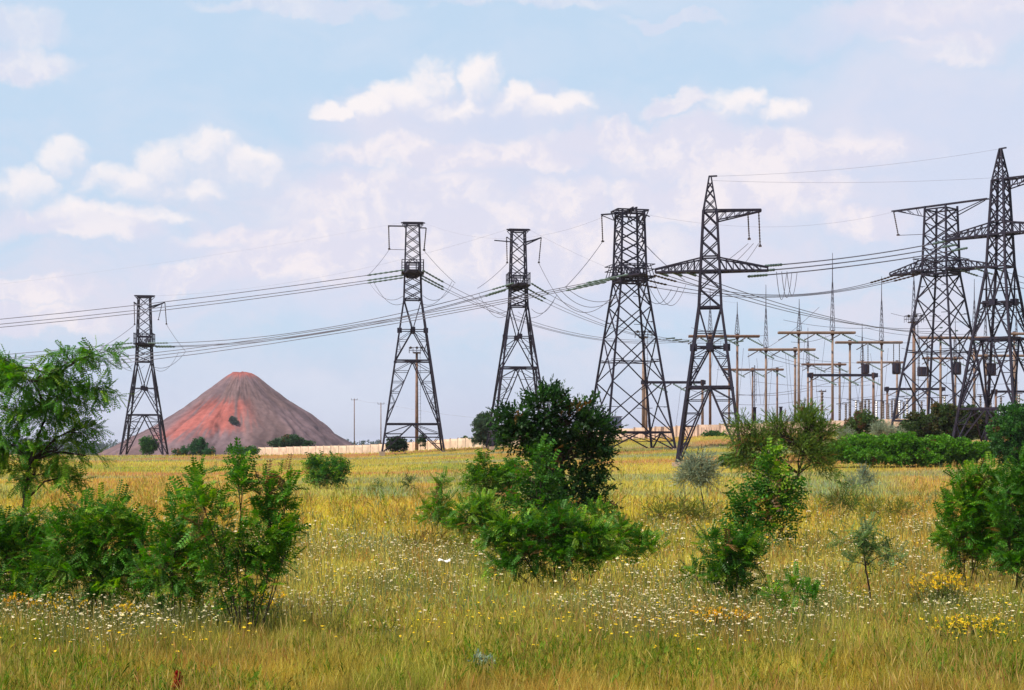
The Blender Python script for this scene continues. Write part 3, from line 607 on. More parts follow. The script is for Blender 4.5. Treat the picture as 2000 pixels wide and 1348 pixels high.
def flowers():
    rng = np.random.default_rng(3)
    def heads(X, Y, h, d, col, name, label, parts=5, flat=.25):
        n = len(X); Z = zt(X, Y); V = []; Cc = []
        lx = rng.normal(0, .08, n); ly = rng.normal(0, .08, n)
        top = np.stack([X + lx, Y + ly, Z + h], -1)
        for k in range(parts):
            an = 2 * PI * k / parts + rng.uniform(0, 2, n); rr = d * (.33 if k else 0) * rng.uniform(.6, 1.2, n)
            c = top + np.stack([np.cos(an) * rr, np.sin(an) * rr, rng.uniform(-.3, .3, n) * d * flat], -1)
            s = d * rng.uniform(.22, .38, n)
            t1 = np.stack([np.ones(n), rng.uniform(-.3, .3, n), rng.uniform(-.3, .3, n)], -1); t2 = np.stack([rng.uniform(-.3, .3, n), np.ones(n), rng.uniform(-.1, .7, n)], -1)
            q = np.stack([c - t1 * s[:, None], c - t2 * s[:, None], c + t1 * s[:, None], c + t2 * s[:, None]], 1)
            V.append(q); Cc.append(np.repeat((np.array(col)[None] * rng.uniform(.55, 1.15, (n, 1)) * np.concatenate([np.ones((n, 1)), np.ones((n, 1)), rng.uniform(.7, 1.25, (n, 1))], 1))[:, None, :], 4, 1))
        w = np.maximum(.004, Y * .0002)
        st = np.stack([np.stack([X - w / 2, Y, Z], -1), np.stack([X + w / 2, Y, Z], -1), top + np.stack([w / 2, 0 * w, -.01 + 0 * w], -1), top - np.stack([w / 2, 0 * w, .01 + 0 * w], -1)], 1)
        V.append(st); Cc.append(np.tile((.17, .19, .06), (n, 4, 1)))
        V = np.concatenate(V).reshape(-1, 3); Cc = np.concatenate(Cc).reshape(-1, 3)
        o = mesh_np(name, V, np.arange(len(V)).reshape(-1, 4), M_FLOWER, None, Cc); tag(o, label, 'flowers', kind='stuff')
    X, Y = sample_field(60000, rng, 1320, 1000); k = (fbm(X * .55, Y * .32, 71, 4) - .5) * 1.05 + .5 - .17 * (1 - ss(Y, 20.5, 24)) - .15 * ss(Y, 42, 75) + .11 * rng.normal(0, 1, len(X)) > .495
    X, Y = X[k], Y[k]; X2, Y2 = sample_field(140, rng, 1300, 900); X = np.concatenate([X, X2]); Y = np.concatenate([Y, Y2])
    heads(X, Y, rng.uniform(.35, .68, len(X)), rng.gamma(2.2, .0098, len(X)).clip(.010, .10) * np.clip(Y / 30, .9, 1.5), (.82, .72, .46), 'white_flowers', 'white yarrow flower heads scattered thickly over the meadow')
    X, Y = sample_field(3600, rng, 1330, 1040); k = fbm(X * .45, Y * .3, 81, 3) + .08 * rng.normal(0, 1, len(X)) > .55
    X, Y = X[k], Y[k]
    heads(X, Y, rng.uniform(.35, .65, len(X)), rng.uniform(.03, .06, len(X)) * np.clip(Y / 30, .9, 1.5), (.88, .60, .03), 'yellow_flowers', 'yellow wild flowers sprinkled between the white ones', 4)
def weeds():
    rng = np.random.default_rng(12)
    X, Y = sample_field(30000, rng, 1410, 985); X2, Y2 = sample_field(5000, rng, 1000, 905)
    X = np.concatenate([X, X2]); Y = np.concatenate([Y, Y2])
    k = fbm(X * .5, Y * .35, 91, 3) + .12 * rng.normal(0, 1, len(X)) > .47; X, Y = X[k], Y[k]; n = len(X); Z = zt(X, Y)
    pal = np.array([(.14, .23, .022), (.23, .27, .03), (.32, .28, .05), (.40, .24, .07), (.30, .27, .06), (.50, .39, .12), (.27, .33, .15)])
    reg = (fbm(X * .28, Y * .2, 95, 2) * 9).astype(int); pick = np.where(Y < 24, rng.integers(0, 3, n), 0) + np.where(Y < 24, 0, 1) * np.clip(np.where(rng.uniform(0, 1, n) < .55, reg, rng.integers(0, 7, n)), 0, 6)
    col = pal[pick] * rng.uniform(.7, 1.25, (n, 1))
    m = 3; P3 = np.repeat(np.stack([X, Y, Z], -1), m, 0) + np.concatenate([rng.normal(0, .06, (n * m, 2)), rng.uniform(.0, .16, (n * m, 1))], 1)
    dr = rng.normal(0, .45, (n * m, 3)) + np.array((0, 0, 1.0))
    V, cc = place_leaves('willow', P3, dr, rng.normal(0, 1, (n * m, 3)), np.repeat(rng.uniform(.12, .32, n) * np.clip(Y / 35, 1, 2), m), np.repeat(col, m, 0), rng, .25)
    tag(mesh_np('meadow_weeds', V, np.arange(len(V)).reshape(-1, 4), M_GRASS, None, np.clip(cc, 0, 1)), 'leafy green and rusty weeds mixed into the meadow grass', 'weeds', kind='stuff')
def seedheads():
    rng = np.random.default_rng(21)
    X, Y = sample_field(16000, rng, 1440, 1060); k = fbm(X * .6, Y * .4, 101, 2) + .1 * rng.normal(0, 1, len(X)) > .46; X, Y = X[k], Y[k]; n = len(X); Z = zt(X, Y)
    h = rng.uniform(.38, .72, n); lean = rng.normal(0, .10, (n, 2)); w = np.maximum(.0022, Y * .00011)
    V = []; Cc = []
    col = np.array([(.52, .36, .11), (.46, .24, .08), (.38, .36, .07), (.58, .44, .15)])[rng.integers(0, 4, n)] * rng.uniform(.7, 1.2, (n, 1))
    def quad(z0, z1, w0, w1):
        a = np.stack([X + lean[:, 0] * z0 ** 2, Y + lean[:, 1] * z0 ** 2, Z + h * z0], -1); b = np.stack([X + lean[:, 0] * z1 ** 2, Y + lean[:, 1] * z1 ** 2, Z + h * z1], -1)
        e = np.stack([w, 0 * w, 0 * w], -1); V.append(np.stack([a - e * w0, a + e * w0, b + e * w1, b - e * w1], 1)); Cc.append(np.repeat(col[:, None, :], 4, 1))
    quad(0, .55, .6, .5); quad(.55, .80, .5, .5); quad(.78, .90, .6, 2.6); quad(.90, 1.0, 2.6, .3)
    V = np.concatenate(V).reshape(-1, 3)
    tag(mesh_np('grass_seed_heads', V, np.arange(len(V)).reshape(-1, 4), M_GRASS, None, np.concatenate(Cc).reshape(-1, 3)), 'straw coloured grass stalks with loose seed heads', 'grass', kind='stuff')
grass(); flowers(); weeds(); seedheads()

def flower_clump(px, row, w, label, seed, n=70, h=.7, col=(.90, .60, .02), green=(.12, .17, .03)):
    rng = np.random.default_rng(seed); b = ghit(px, row, .3); s = b.y / F
    root = empty('flower_clump', b, label=label, cat='flowers', group='yellow flower clumps')
    mb = MB(); hp = []
    for i in range(n):
        x = rng.normal(0, w * s * .33); y = rng.normal(0, w * s * .3); hh = h * rng.uniform(.65, 1.05)
        p = Vector((x * .5, y * .5, 0)); e = Vector((x, y, hh)); mb.tube([p, p.lerp(e, .5) + Vector((0, 0, .05)), e], [.005, .004, .003], 3, False); hp.append(e)
    pos = np.array([tuple(e) for e in hp])
    mb.build('stems', M_TWIG, root)
    lp = np.concatenate([pos * np.array((.85, .85, f)) for f in (.3, .5, .7)])
    V, cc = place_leaves('willow', lp, rng.normal(0, 1, (len(lp), 3)) + np.array((0, 0, .8)), rng.normal(0, 1, (len(lp), 3)), np.full(len(lp), .2), green, rng)
    mesh_np('foliage', V, np.arange(len(V)).reshape(-1, 4), M_LEAF, root, cc)
    pk = np.repeat(pos, 3, 0) + rng.normal(0, .022, (len(pos) * 3, 3)) * np.array((1, 1, .4))
    V, cc = place_leaves('clump', pk, rng.normal(0, 1, (len(pk), 3)), rng.normal(0, 1, (len(pk), 3)), np.full(len(pk), .045), col, rng, .15)
    mesh_np('blossoms', V, np.arange(len(V)).reshape(-1, 4), M_FLOWER, root, cc)
flower_clump(1850, 1175, 95, 'tall yellow flower clump in front of the bright bush near the right edge', 1, 80, .75)
flower_clump(1905, 1235, 110, 'low bright yellow flower clump near the lower right', 2, 90, .5, (.92, .66, .03))
flower_clump(1410, 1218, 90, 'orange yellow flower clump below the dark arching shrub', 3, 70, .5, (.88, .48, .02))
flower_clump(505, 1205, 75, 'yellow flower clump in front of the tallest spiky shrub', 4, 60, .65)
flower_clump(130, 1205, 110, 'yellow flower clump in front of the wide dark shrub', 5, 30, .6)
flower_clump(30, 1200, 80, 'orange yellow flower clump at the left edge under the shrub', 6, 28, .6, (.88, .48, .02))
flower_clump(250, 1215, 70, 'thin yellow flower clump right of the one before the wide shrub', 7, 35, .55)

# dock spike, pale litter, grey-green herb
def dock():
    b = ghit(348, 1352, .25); root = empty('dock_plant', b, label='single dark red dock spike at the bottom edge', cat='plant')
    mb = MB(); mb.tube([(0, 0, 0), (.01, 0, .3), (.0, 0, .46)], [.006, .005, .003], 5); mb.build('stem', M_RUST, root)
    rng = np.random.default_rng(4); n = 220; t = rng.uniform(.0, 1, n); r = .035 * (1 - t * .85)
    pos = np.stack([rng.normal(0, 1, n) * r, rng.normal(0, 1, n) * r, .24 + t * .24], -1)
    V, cc = place_leaves('clump', pos, rng.normal(0, 1, (n, 3)), rng.normal(0, 1, (n, 3)), np.full(n, .036), (.34, .018, .014), rng)
    mesh_np('seed_head', V, np.arange(len(V)).reshape(-1, 4), M_FLOWER, root, cc)
dock()
def litter():
    b = ghit(868, 1116, .25); mb = MB()
    mb.v = []; rngl = random.Random(3)
    n = 9
    for j in range(3):
        for i in range(n):
            mb.v.append(Vector(((i / (n - 1) - .5) * .26, (j - 1) * .08, .48 + .02 * math.sin(i * .8 + j) + rngl.uniform(-.006, .006) + (.03 if j == 1 else 0))))
    for j in range(2):
        for i in range(n - 1): a = j * n + i; mb.f.append((a, a + 1, a + n + 1, a + n))
    o = mb.build('paper_scrap', mat('white_paper', (.85, .84, .80), .8, 0, .05, 5)); o.location = b
    md = o.modifiers.new('thickness', 'SOLIDIFY'); md.thickness = .01
    tag(o, 'crumpled white scrap of paper caught on the grass left of the central thicket', 'litter')
litter()
plant_px('grey_herb', 'small pale blue green herb low in the front grass', 'plant', 945, 1322, [(940, 1296, 16, 10), (955, 1300, 12, 8)], off=.15, leaf='spray', col=(.30, .38, .26), size=.10, dens=.5, tr=.008, seed=60, maxt=25)

# ------------------------------------------------------------------ pylons
class Tower:
    def __init__(s, name, label, px, Y, rz, prof, group='lattice power pylons'):
        X = colX(px, Y); s.root = empty(name, (X, Y, zg(X, Y)), R(rz), label=label, cat='pylon', group=group)
        s.zs = [p[0] for p in prof]; s.hs = [p[1] for p in prof]; s.rz = R(rz); s.o = Vector((X, Y, zg(X, Y)))
    def hw(s, z): return float(np.interp(z, s.zs, s.hs))
    def c(s, k, z): h = s.hw(z); return Vector(((h, h), (-h, h), (-h, -h), (h, -h))[k % 4] + (z,)) 
    def mid(s, k, z): return (s.c(k, z) + s.c(k + 1, z)) / 2
    def world(s, p):
        p = Vector(p); c, n = math.cos(s.rz), math.sin(s.rz); return s.o + Vector((p.x * c - p.y * n, p.x * n + p.y * c, p.z))
    def legs(s, z0, z1, w, w2):
        for k in range(4):
            m = MB(); zz = [z0] + [z for z in s.zs if z0 < z < z1] + [z1]
            for a, b in zip(zz, zz[1:]): m.beam(s.c(k, a), s.c(k, b), w, w2)
            m.box(s.c(k, 0) + Vector((0, 0, -.1)), .7, .7, .7) if False else None
            lg = m.build('leg', M_STEEL, s.root)
            f = MB(); p = s.c(k, 0); f.box((p.x, p.y, -.15), .9, .9, .9); f.build('footing', M_WALLP, lg)
    def xb(s, m, z0, z1, w):
        for k in range(4): m.beam(s.c(k, z0), s.c(k + 1, z1), w); m.beam(s.c(k + 1, z0), s.c(k, z1), w)
    def belt(s, m, z, w):
        for k in range(4): m.beam(s.c(k, z), s.c(k + 1, z), w)
    def vb(s, m, zt_, zb, w):
        for k in range(4):
            n = s.mid(k, zb); m.beam(s.c(k, zt_), n, w); m.beam(s.c(k + 1, zt_), n, w)
    def ab(s, m, zt_, zb, w, n=4, wl=.07):
        for k in range(4):
            t = s.mid(k, zt_)
            for a in (k, k + 1):
                m.beam(t, s.c(a, zb), w)
                for i in range(1, n + 1):
                    f = i / (n + 1); z = zt_ + (zb - zt_) * f
                    p = s.c(a, z); q = t.lerp(s.c(a, zb), f); m.beam(p, q, wl)
                    f0 = (i - 1) / (n + 1); p0 = s.c(a, zt_ + (zb - zt_) * f0); q0 = t.lerp(s.c(a, zb), f0)
                    m.beam(q0, p, wl) if i % 2 else m.beam(p0, q, wl)
    def dlace(s, m, z0, z1, n, w):                    # diaphragm lacing between the leg pairs across the body
        pass
    def arm(s, sx, L, zb, zt_, tipw, w, n, parent=True, name='cross_arm', ztip=None):
        m = MB(); h = s.hw(zb); ht = s.hw(zt_); ztip = zb + .35 if ztip is None else ztip
        B = [Vector((sx * h, -h, zb)), Vector((sx * h, h, zb))]; T = [Vector((sx * ht, -ht, zt_)), Vector((sx * ht, ht, zt_))]
        E = [Vector((sx * L, -tipw, zb)), Vector((sx * L, tipw, zb))]; ET = [Vector((sx * L, -tipw, ztip)), Vector((sx * L, tipw, ztip))]
        for i in (0, 1):
            m.beam(B[i], E[i], w * 1.35); m.beam(T[i], ET[i], w); m.beam(E[i], ET[i], w)
            for k in range(n):
                f = (k + 1) / (n + 1); f0 = k / (n + 1); m.beam(B[i].lerp(E[i], f), T[i].lerp(ET[i], f), w * .6); m.beam(B[i].lerp(E[i], f), T[i].lerp(ET[i], f0), w * .6)
        for k in range(n + 2):
            f = k / (n + 1); m.beam(B[0].lerp(E[0], f), B[1].lerp(E[1], f), w * .8)
            if k <= n: m.beam(B[k % 2].lerp(E[k % 2], f), B[1 - k % 2].lerp(E[1 - k % 2], (k + 1) / (n + 1)), w * .7)
        m.build(name, M_STEEL, s.root)
    def string(s, p, q, mt=None, r=.13, name='insulator_string', arm_=None):
        m = MB(); p = Vector(p); q = Vector(q); n = 12; pts = []; rad = []
        for i in range(n * 2 + 1):
            pts.append(p.lerp(q, i / (n * 2))); rad.append(r if i % 2 else r * .45)
        m.tube(pts, rad, 6); m.box(q, r * 3, r * 3, r * 1.6)
        m.build(name, mt or M_INS, s.root)
    def peakbits(s): pass

def pylon_a(label, px, Y, rz, style, H):
    Z = lambda o: H - o                               # heights are measured down from the top: taller ones stand on longer legs
    ao = 8.3 if style == 0 else 9.3                   # arm offset
    t = Tower('lattice_pylon', label, px, Y, rz, [(-.3, 1.46 + .143 * (H - 12.5)), (Z(12.5), 1.42), (Z(ao), 1.3), (H, 1.05)])
    t.legs(-.3, Z(12.5), .30, .26)
    m = MB(); t.belt(m, Z(12.5), .2); t.vb(m, Z(12.5), Z(17.5), .15); t.ab(m, Z(17.5), Z(22.5), .15, 2); t.belt(m, Z(17.5), .14); t.belt(m, Z(22.5), .24)
    if H > 34: t.ab(m, Z(22.5), Z(32.75), .17, 5, .085); t.belt(m, Z(32.75), .26); t.ab(m, Z(32.75), 0, .17, 2, .085); t.belt(m, Z(32.75) * .55, .12)
    else: t.ab(m, Z(22.5), 0, .17, 5, .085)
    for k in (0, 1): m.beam(t.c(k, Z(22.5)), t.c(k + 2, Z(22.5)), .12)
    for k in range(4): m.box(t.mid(k, Z(17.5)), .75, .75, .8)
    for k in range(4): m.box(t.mid(k, Z(22.5)) + Vector((0, 0, -.15)), .45, .45, .4)
    m.build('bracing', M_STEEL, t.root)
    m = MB()
    for k in range(4): m.beam(t.c(k, Z(12.5)), t.c(k, Z(ao)), .26); m.beam(t.c(k, Z(ao)), t.c(k, H), .22)
    lv = np.linspace(Z(12.5), Z(ao), 4)
    for a, b in zip(lv, lv[1:]): t.xb(m, a, b, .13)
    lv = np.linspace(Z(ao - 1.6), Z(.3), 5)
    for a, b in zip(lv, lv[1:]): t.xb(m, a, b, .12)
    t.belt(m, Z(ao), .2); t.belt(m, Z(ao - 1.6), .18); t.belt(m, Z(.3), .18)
    m.build('mast', M_STEEL, t.root)
    za = Z(ao); t.za = za
    for sx in (-1, 1): t.arm(sx, 6.0, za, za + 1.7, .7, .15, 4)
    m = MB()                                          # landing with railing round the mast at arm height
    h = 1.75
    for z, w in ((.15, .18), (1.2, .09), (2.1, .1)):
        for a, b in (((-h, -h), (h, -h)), ((h, -h), (h, h)), ((h, h), (-h, h)), ((-h, h), (-h, -h))): m.beam((*a, za + z), (*b, za + z), w)
    for x in (-h, -h / 3, h / 3, h):
        for y in (-h, h): m.beam((x, y, za), (x, y, za + 2.2), .09); m.beam((y, x, za), (y, x, za + 2.2), .09)
    m.box((0, 0, za + .1), 3.3, 3.3, .1)
    m.build('platform', M_STEEL, t.root)
    # head frame and jumper brackets: local y is across the line of sight (rz about -85), +y to the right
    m = MB(); m.beam((0, -1.9, H), (0, 2.0, H), .2)
    for x in (-1, 1): m.beam((x, -1.6, H - .05), (x, 1.7, H - .05), .16); m.beam((x, 1.0, H - .9), (x, 1.8, H - .1), .1); m.beam((x, -1.0, H - .9), (x, -1.7, H - .1), .1)
    m.build('head_frame', M_STEEL, t.root)
    m = MB()
    if style == 0:
        m.beam((0, -4.0, Z(.55)), (0, -1, Z(.55)), .2); m.build('jumper_bracket', M_STEEL, t.root); m = MB(); m.beam((0, 1, Z(.8)), (0, 2.2, Z(.8)), .18); m.build('jumper_bracket', M_STEEL, t.root)
        t.string((0, -3.9, Z(.6)), (0, -3.8, Z(4.3))); t.string((0, 2.2, Z(.8)), (0, 1.85, Z(4.4))); J = [(0, -3.8, Z(4.4)), (0, 1.85, Z(4.5))]
        m = MB(); m.beam((0, -3.8, Z(4.35)), (0, -.9, Z(4.4)), .08); m.build('jumper_tie', M_STEEL2, t.root)
    else:
        m.beam((0, -3.9, Z(1.8)), (0, -1, Z(2.0)), .16) if style == 2 else m.beam((0, -2.0, Z(1.2)), (0, -1, Z(2.2)), .16)
        m.beam((0, -1.9, Z(1.2)), (0, 0, Z(2.5)), .14); m.beam((.6, 1, Z(2.6)), (0, 3.8, Z(1.2)), .2); m.beam((-.6, 1, Z(2.1)), (0, 3.8, Z(1.2)), .16); m.beam((0, 1, Z(2.0)), (0, 3.6, Z(1.3)), .12)
        m.build('jumper_bracket', M_STEEL, t.root)
        e = 3.4 if style == 2 else 4.1
        t.string((0, -1.9, Z(1.2)), (0, -1.8, Z(5.4)), r=.11); t.string((0, 3.8, Z(1.2)), (0, e, Z(5.3)), r=.11); J = [(0, -1.8, Z(5.5)), (0, e, Z(5.4))]
        if style == 1: t.string((0, 3.3, Z(1.4)), (0, 2.6, Z(4.5)), r=.09)
    t.J = J; t.H = H
    return t
T1 = pylon_a('smallest farthest lattice pylon standing left of the spoil heap', 282, 290, -84, 1, 30.3)
T2 = pylon_a('slim lattice pylon with boxed head right of the spoil heap', 806, 250, -85, 0, 37.5)
T3 = pylon_a('slim lattice pylon whose feet are hidden by the dark central tree', 1012, 250, -83, 2, 35.6)

def pylon_b(label, px, Y, rz, H, base, top, armL, headL):
    zb = H * .715; zw = H * .705
    t = Tower('lattice_pylon', label, px, Y, rz, [(-.3, base + .05), (0, base), (zw, top * 1.18), (H, top)])
    t.legs(-.3, zw, .28, .24)
    m = MB(); zz = [H * f for f in (.075, .285, .47, .60, .705)]
    for a, b in zip(zz, zz[1:]): t.xb(m, a, b, .15)
    t.ab(m, zz[0], 0, .17, 1, .1); t.belt(m, zz[0], .28)
    for k in (0, 1): m.beam(t.c(k, zz[0]), t.c(k + 2, zz[0]), .16); m.beam(t.c(k, H * .37), t.c(k + 2, H * .37), .1)
    t.belt(m, H * .37, .1)
    for a, b in zip(zz, zz[1:]):                       # light redundants along each leg
        for k in range(4):
            p = t.c(k, (a + b) / 2); q = t.mid(k, (a + b) / 2); m.beam(p, p.lerp(q, .42), .08); q = t.mid(k + 3, (a + b) / 2); m.beam(p, p.lerp(q, .42), .08)
    m.build('bracing', M_STEEL, t.root)
    m = MB()
    for k in range(4): m.beam(t.c(k, zw), t.c(k, H), .26)
    lv = np.linspace(zb + H * .055, H * .985, 5)
    for a, b in zip(lv, lv[1:]): t.xb(m, a, b, .14)
    t.xb(m, zw, zb + H * .055, .14); t.belt(m, zw, .24); t.belt(m, zb, .2); t.belt(m, lv[0], .18); t.belt(m, lv[-1], .2)
    m.build('mast', M_STEEL, t.root)
    for sx in (-1, 1): t.arm(sx, armL, zb + .2, zb + H * .055, .5, .17, 5)
    m = MB(); h = top * 1.75
    for z, w in ((zb + .25, .22), (zb + 1.3, .1), (zb + 2.0, .1)):
        for a, b in (((-h, -h), (h, -h)), ((h, -h), (h, h)), ((h, h), (-h, h)), ((-h, h), (-h, -h))): m.beam((*a, z), (*b, z), w)
    for x in np.linspace(-h, h, 5):
        for y in (-h, h): m.beam((x, y, zb), (x * .8, y * .8, zb + 2.1), .09); m.beam((y, x, zb), (y * .8, x * .8, zb + 2.1), .09)
    m.build('platform', M_STEEL, t.root)
    m = MB()                                          # long flat head arm
    for y in (-.9, .9):
        m.beam((-headL, y * .3, H + .1), (headL * .92, y * .3, H + .25), .2); m.beam((-headL * .9, y * .3, H), (-top, y, H - 1.6), .12); m.beam((headL * .85, y * .3, H + .1), (top, y, H - 1.8), .12)
        for f in (.35, .6, .85): m.beam((-top - (headL - top) * f, y * .3, H), (-top - (headL - top) * f * .8, y * .5, H - 1.5 * (1 - f)), .08)
    m.beam((headL * .92, 0, H + .25), (headL * 1.1, 0, H - .5), .13)
    m.build('head_arm', M_STEEL, t.root)
    return t
T4 = pylon_b('broad pylon with crossed bracing from foot to flat head beside the blue shed', 1230, 220, -76, 34.2, 5.1, 1.62, 6.0, 2.6)
m = MB(); [m.beam((x, -2.3, 34.3), (x, 2.3, 34.3), .18) for x in (-1.6, 0, 1.6)]; [m.beam((-1.6, y, 34.3), (1.6, y, 34.3), .16) for y in (-2.3, 2.3)]; [m.beam((x, sy * 2.3, 34.3), (x, sy * 1.6, 32.6), .12) for x in (-1.6, 1.6) for sy in (-1, 1)]; m.build('head_frame', M_STEEL, T4.root)
m = MB(); m.beam((0, -4.3, 33.6), (0, -1.5, 33.9), .2); m.beam((0, -4.2, 33.5), (0, -1.6, 32.6), .1); m.build('jumper_bracket', M_STEEL, T4.root); m = MB(); m.beam((0, 1.5, 34.1), (0, 3.0, 33.6), .14); m.build('jumper_bracket', M_STEEL, T4.root)
T4.string((0, -4.2, 33.5), (0, -4.05, 29.8), r=.12); T4.string((0, 2.0, 33.8), (0, 1.9, 30.0), r=.11)
T6 = pylon_b('broad pylon turned edge-on with two pairs of arms near the right edge', 1838, 235, -45, 35.5, 5.6, 1.75, 8.6, 8.4)
T6.string((-8.2, 0, 35.5), (-7.4, 0, 31.8), r=.13)
m = MB(); m.beam((-7.4, 0, 31.75), (-1.8, 0, 31.4), .08); m.build('jumper_tie', M_STEEL2, T6.root)

def pylon_c(label, px, Y, rz, H, base, armL, right):
    z = lambda f: H - 31.0 * (1 - f)
    t = Tower('lattice_pylon', label, px, Y, rz, [(-.3, base + .05), (0, base), (z(.545), 1.2), (z(.67), 1.03), (z(.88), .72), (z(1), .1)])
    t.legs(-.3, z(.545), .30, .25)
    m = MB(); t.belt(m, z(.545), .2); t.vb(m, z(.545), z(.407), .15); t.ab(m, z(.407), z(.268), .15, 3, .08); t.belt(m, z(.407), .16); t.belt(m, z(.268), .26); zl = z(0) if z(0) > 3 else 0; t.ab(m, z(.268), zl, .17, 5, .09)
    if zl: t.belt(m, zl, .26); t.ab(m, zl, 0, .17, 2, .09)
    t.belt(m, z(.46), .1)
    for k in (0, 1): m.beam(t.c(k, z(.268)), t.c(k + 2, z(.268)), .12); m.beam(t.c(k, z(.407)), t.c(k + 2, z(.407)), .12)
    for k in range(4): m.box(t.mid(k, z(.407)), .75, .75, .75); m.box(t.mid(k, z(.268)) + Vector((0, 0, -.15)), .4, .4, .4)
    m.build('bracing', M_STEEL, t.root)
    m = MB(); zz = [z(f) for f in (.545, .61, .67, .72, .775, .83, .88)]
    for k in range(4):
        for a, b in zip(zz, zz[1:]): m.beam(t.c(k, a), t.c(k, b), .24)
    for a, b in zip(zz, zz[1:]): t.xb(m, a, b, .12)
    t.belt(m, z(.67), .22); t.belt(m, z(.72), .16)
    m.build('mast', M_STEEL, t.root)
    m = MB(); zz = [z(f) for f in (.88, .92, .955, .98, 1)]
    for k in range(4):
        for a, b in zip(zz, zz[1:]): m.beam(t.c(k, a), t.c(k, b), .15)
    for a, b in zip(zz, zz[1:-1]): t.xb(m, a, b, .09)
    t.belt(m, z(.88), .17); m.beam((-.15, 0, z(1)), (.75, 0, z(1) + .02), .16)
    m.build('peak', M_STEEL, t.root)
    for sx in (-1, 1): t.arm(sx, armL[0] if sx < 0 else armL[1], z(.67), z(.715), .35, .15, 6)
    t.arm(1, right, z(.88), z(.845), .25, .13, 4, name='upper_arm', ztip=z(.875))
    for dx, l in ((-.25, z(.12)), (-1.4, z(.095))): t.string((right + dx, 0, z(.875)), (right + dx + .15, 0, z(.875) - l), r=.11)
    t.z = z; t.right = right; t.armL = armL
    return t
T5 = pylon_c('peaked pylon with wide tapering arms in front of the substation', 1387, 165, -9, 31.0, 3.45, (5.85, 6.1), 5.4)
T7 = pylon_c('tallest peaked pylon turned corner-on at the right edge', 1954, 183, -45, 36.5, 4.25, (7.4, 7.8), 6.2)

# ------------------------------------------------------------------ wall round the substation
def wall():
    pts = [(505, 440), (620, 412), (740, 385), (850, 355), (950, 330), (1080, 315), (1200, 305), (1350, 300), (1500, 297), (1650, 294), (1800, 292), (2000, 290), (2250, 288)]
    P = [Vector((colX(x, y), y)) for x, y in pts]
    root = empty('concrete_wall', (P[0].x, P[0].y, zg(P[0].x, P[0].y)), label='long beige precast concrete wall enclosing the substation', cat='wall')
    o0 = root.location.copy()
    # resample in 4 m panels
    seg = []; acc = 0
    L = [0]
    for a, b in zip(P, P[1:]): L.append(L[-1] + (b - a).length)
    n = int(L[-1] / 4.2)
    def pt(d):
        for i in range(len(L) - 1):
            if d <= L[i + 1] + 1e-6: return P[i].lerp(P[i + 1], (d - L[i]) / (L[i + 1] - L[i]))
        return P[-1]
    rng = random.Random(2)
    for i in range(n):
        a = pt(L[-1] * i / n); b = pt(L[-1] * (i + 1) / n); za = zg(a.x, a.y); zb = zg(b.x, b.y); z = (za + zb) / 2
        d = (b - a).normalized(); a2 = a + d * .17; b2 = b - d * .17
        m = MB(); top = 2.25 + rng.uniform(-.05, .05)
        A = Vector((a2.x, a2.y, z + top / 2 - .2)) - o0; B = Vector((b2.x, b2.y, z + top / 2 - .2)) - o0
        m.beam(A, B, .14, None, top + .4)
        nrm = Vector((-d.y, d.x, 0));
        if nrm.y > 0: nrm = -nrm
        for k in range(1, 8):                         # raised ribs on the face
            c = A.lerp(B, k / 8) + nrm * .09; m.beam(c - Vector((0, 0, top * .38)), c + Vector((0, 0, top * .38)), .10)
        m.build('wall_panel', M_WALL, root)
        m = MB(); q = Vector((a.x, a.y, za)) - o0; m.beam(q + Vector((0, 0, -.3)), q + Vector((0, 0, 2.45)), .3); m.build('post', M_WALLP, root)
wall()

# ------------------------------------------------------------------ substation
def strung(mb, p, q, r, n=9):
    p = Vector(p); q = Vector(q); pts = []; rad = []
    for i in range(n * 2 + 1): pts.append(p.lerp(q, i / (n * 2))); rad.append(r if i % 2 else r * .5)
    mb.tube(pts, rad, 6)
def spire(root, x, z0, z1, mat_=M_STEEL2):
    m = MB(); H = z1 - z0; k0 = .55; lat = z0 + H * .62
    for i in range(3):
        a = 2 * PI * i / 3 + .4; m.beam((x + k0 * math.cos(a), k0 * math.sin(a), z0), (x + .1 * math.cos(a), .1 * math.sin(a), lat), .09)
        n = 7
        for j in range(n):
            f0, f1 = j / n, (j + 1) / n; a2 = a + 2 * PI / 3; r0 = k0 + (.1 - k0) * f0; r1 = k0 + (.1 - k0) * f1
            m.beam((x + r0 * math.cos(a), r0 * math.sin(a), z0 + (lat - z0) * f0), (x + r1 * math.cos(a2), r1 * math.sin(a2), z0 + (lat - z0) * f1), .05)
    m.tube([(x, 0, lat - .3), (x, 0, z1)], [.11, .05], 5)
    m.build('lightning_spire', mat_, root)
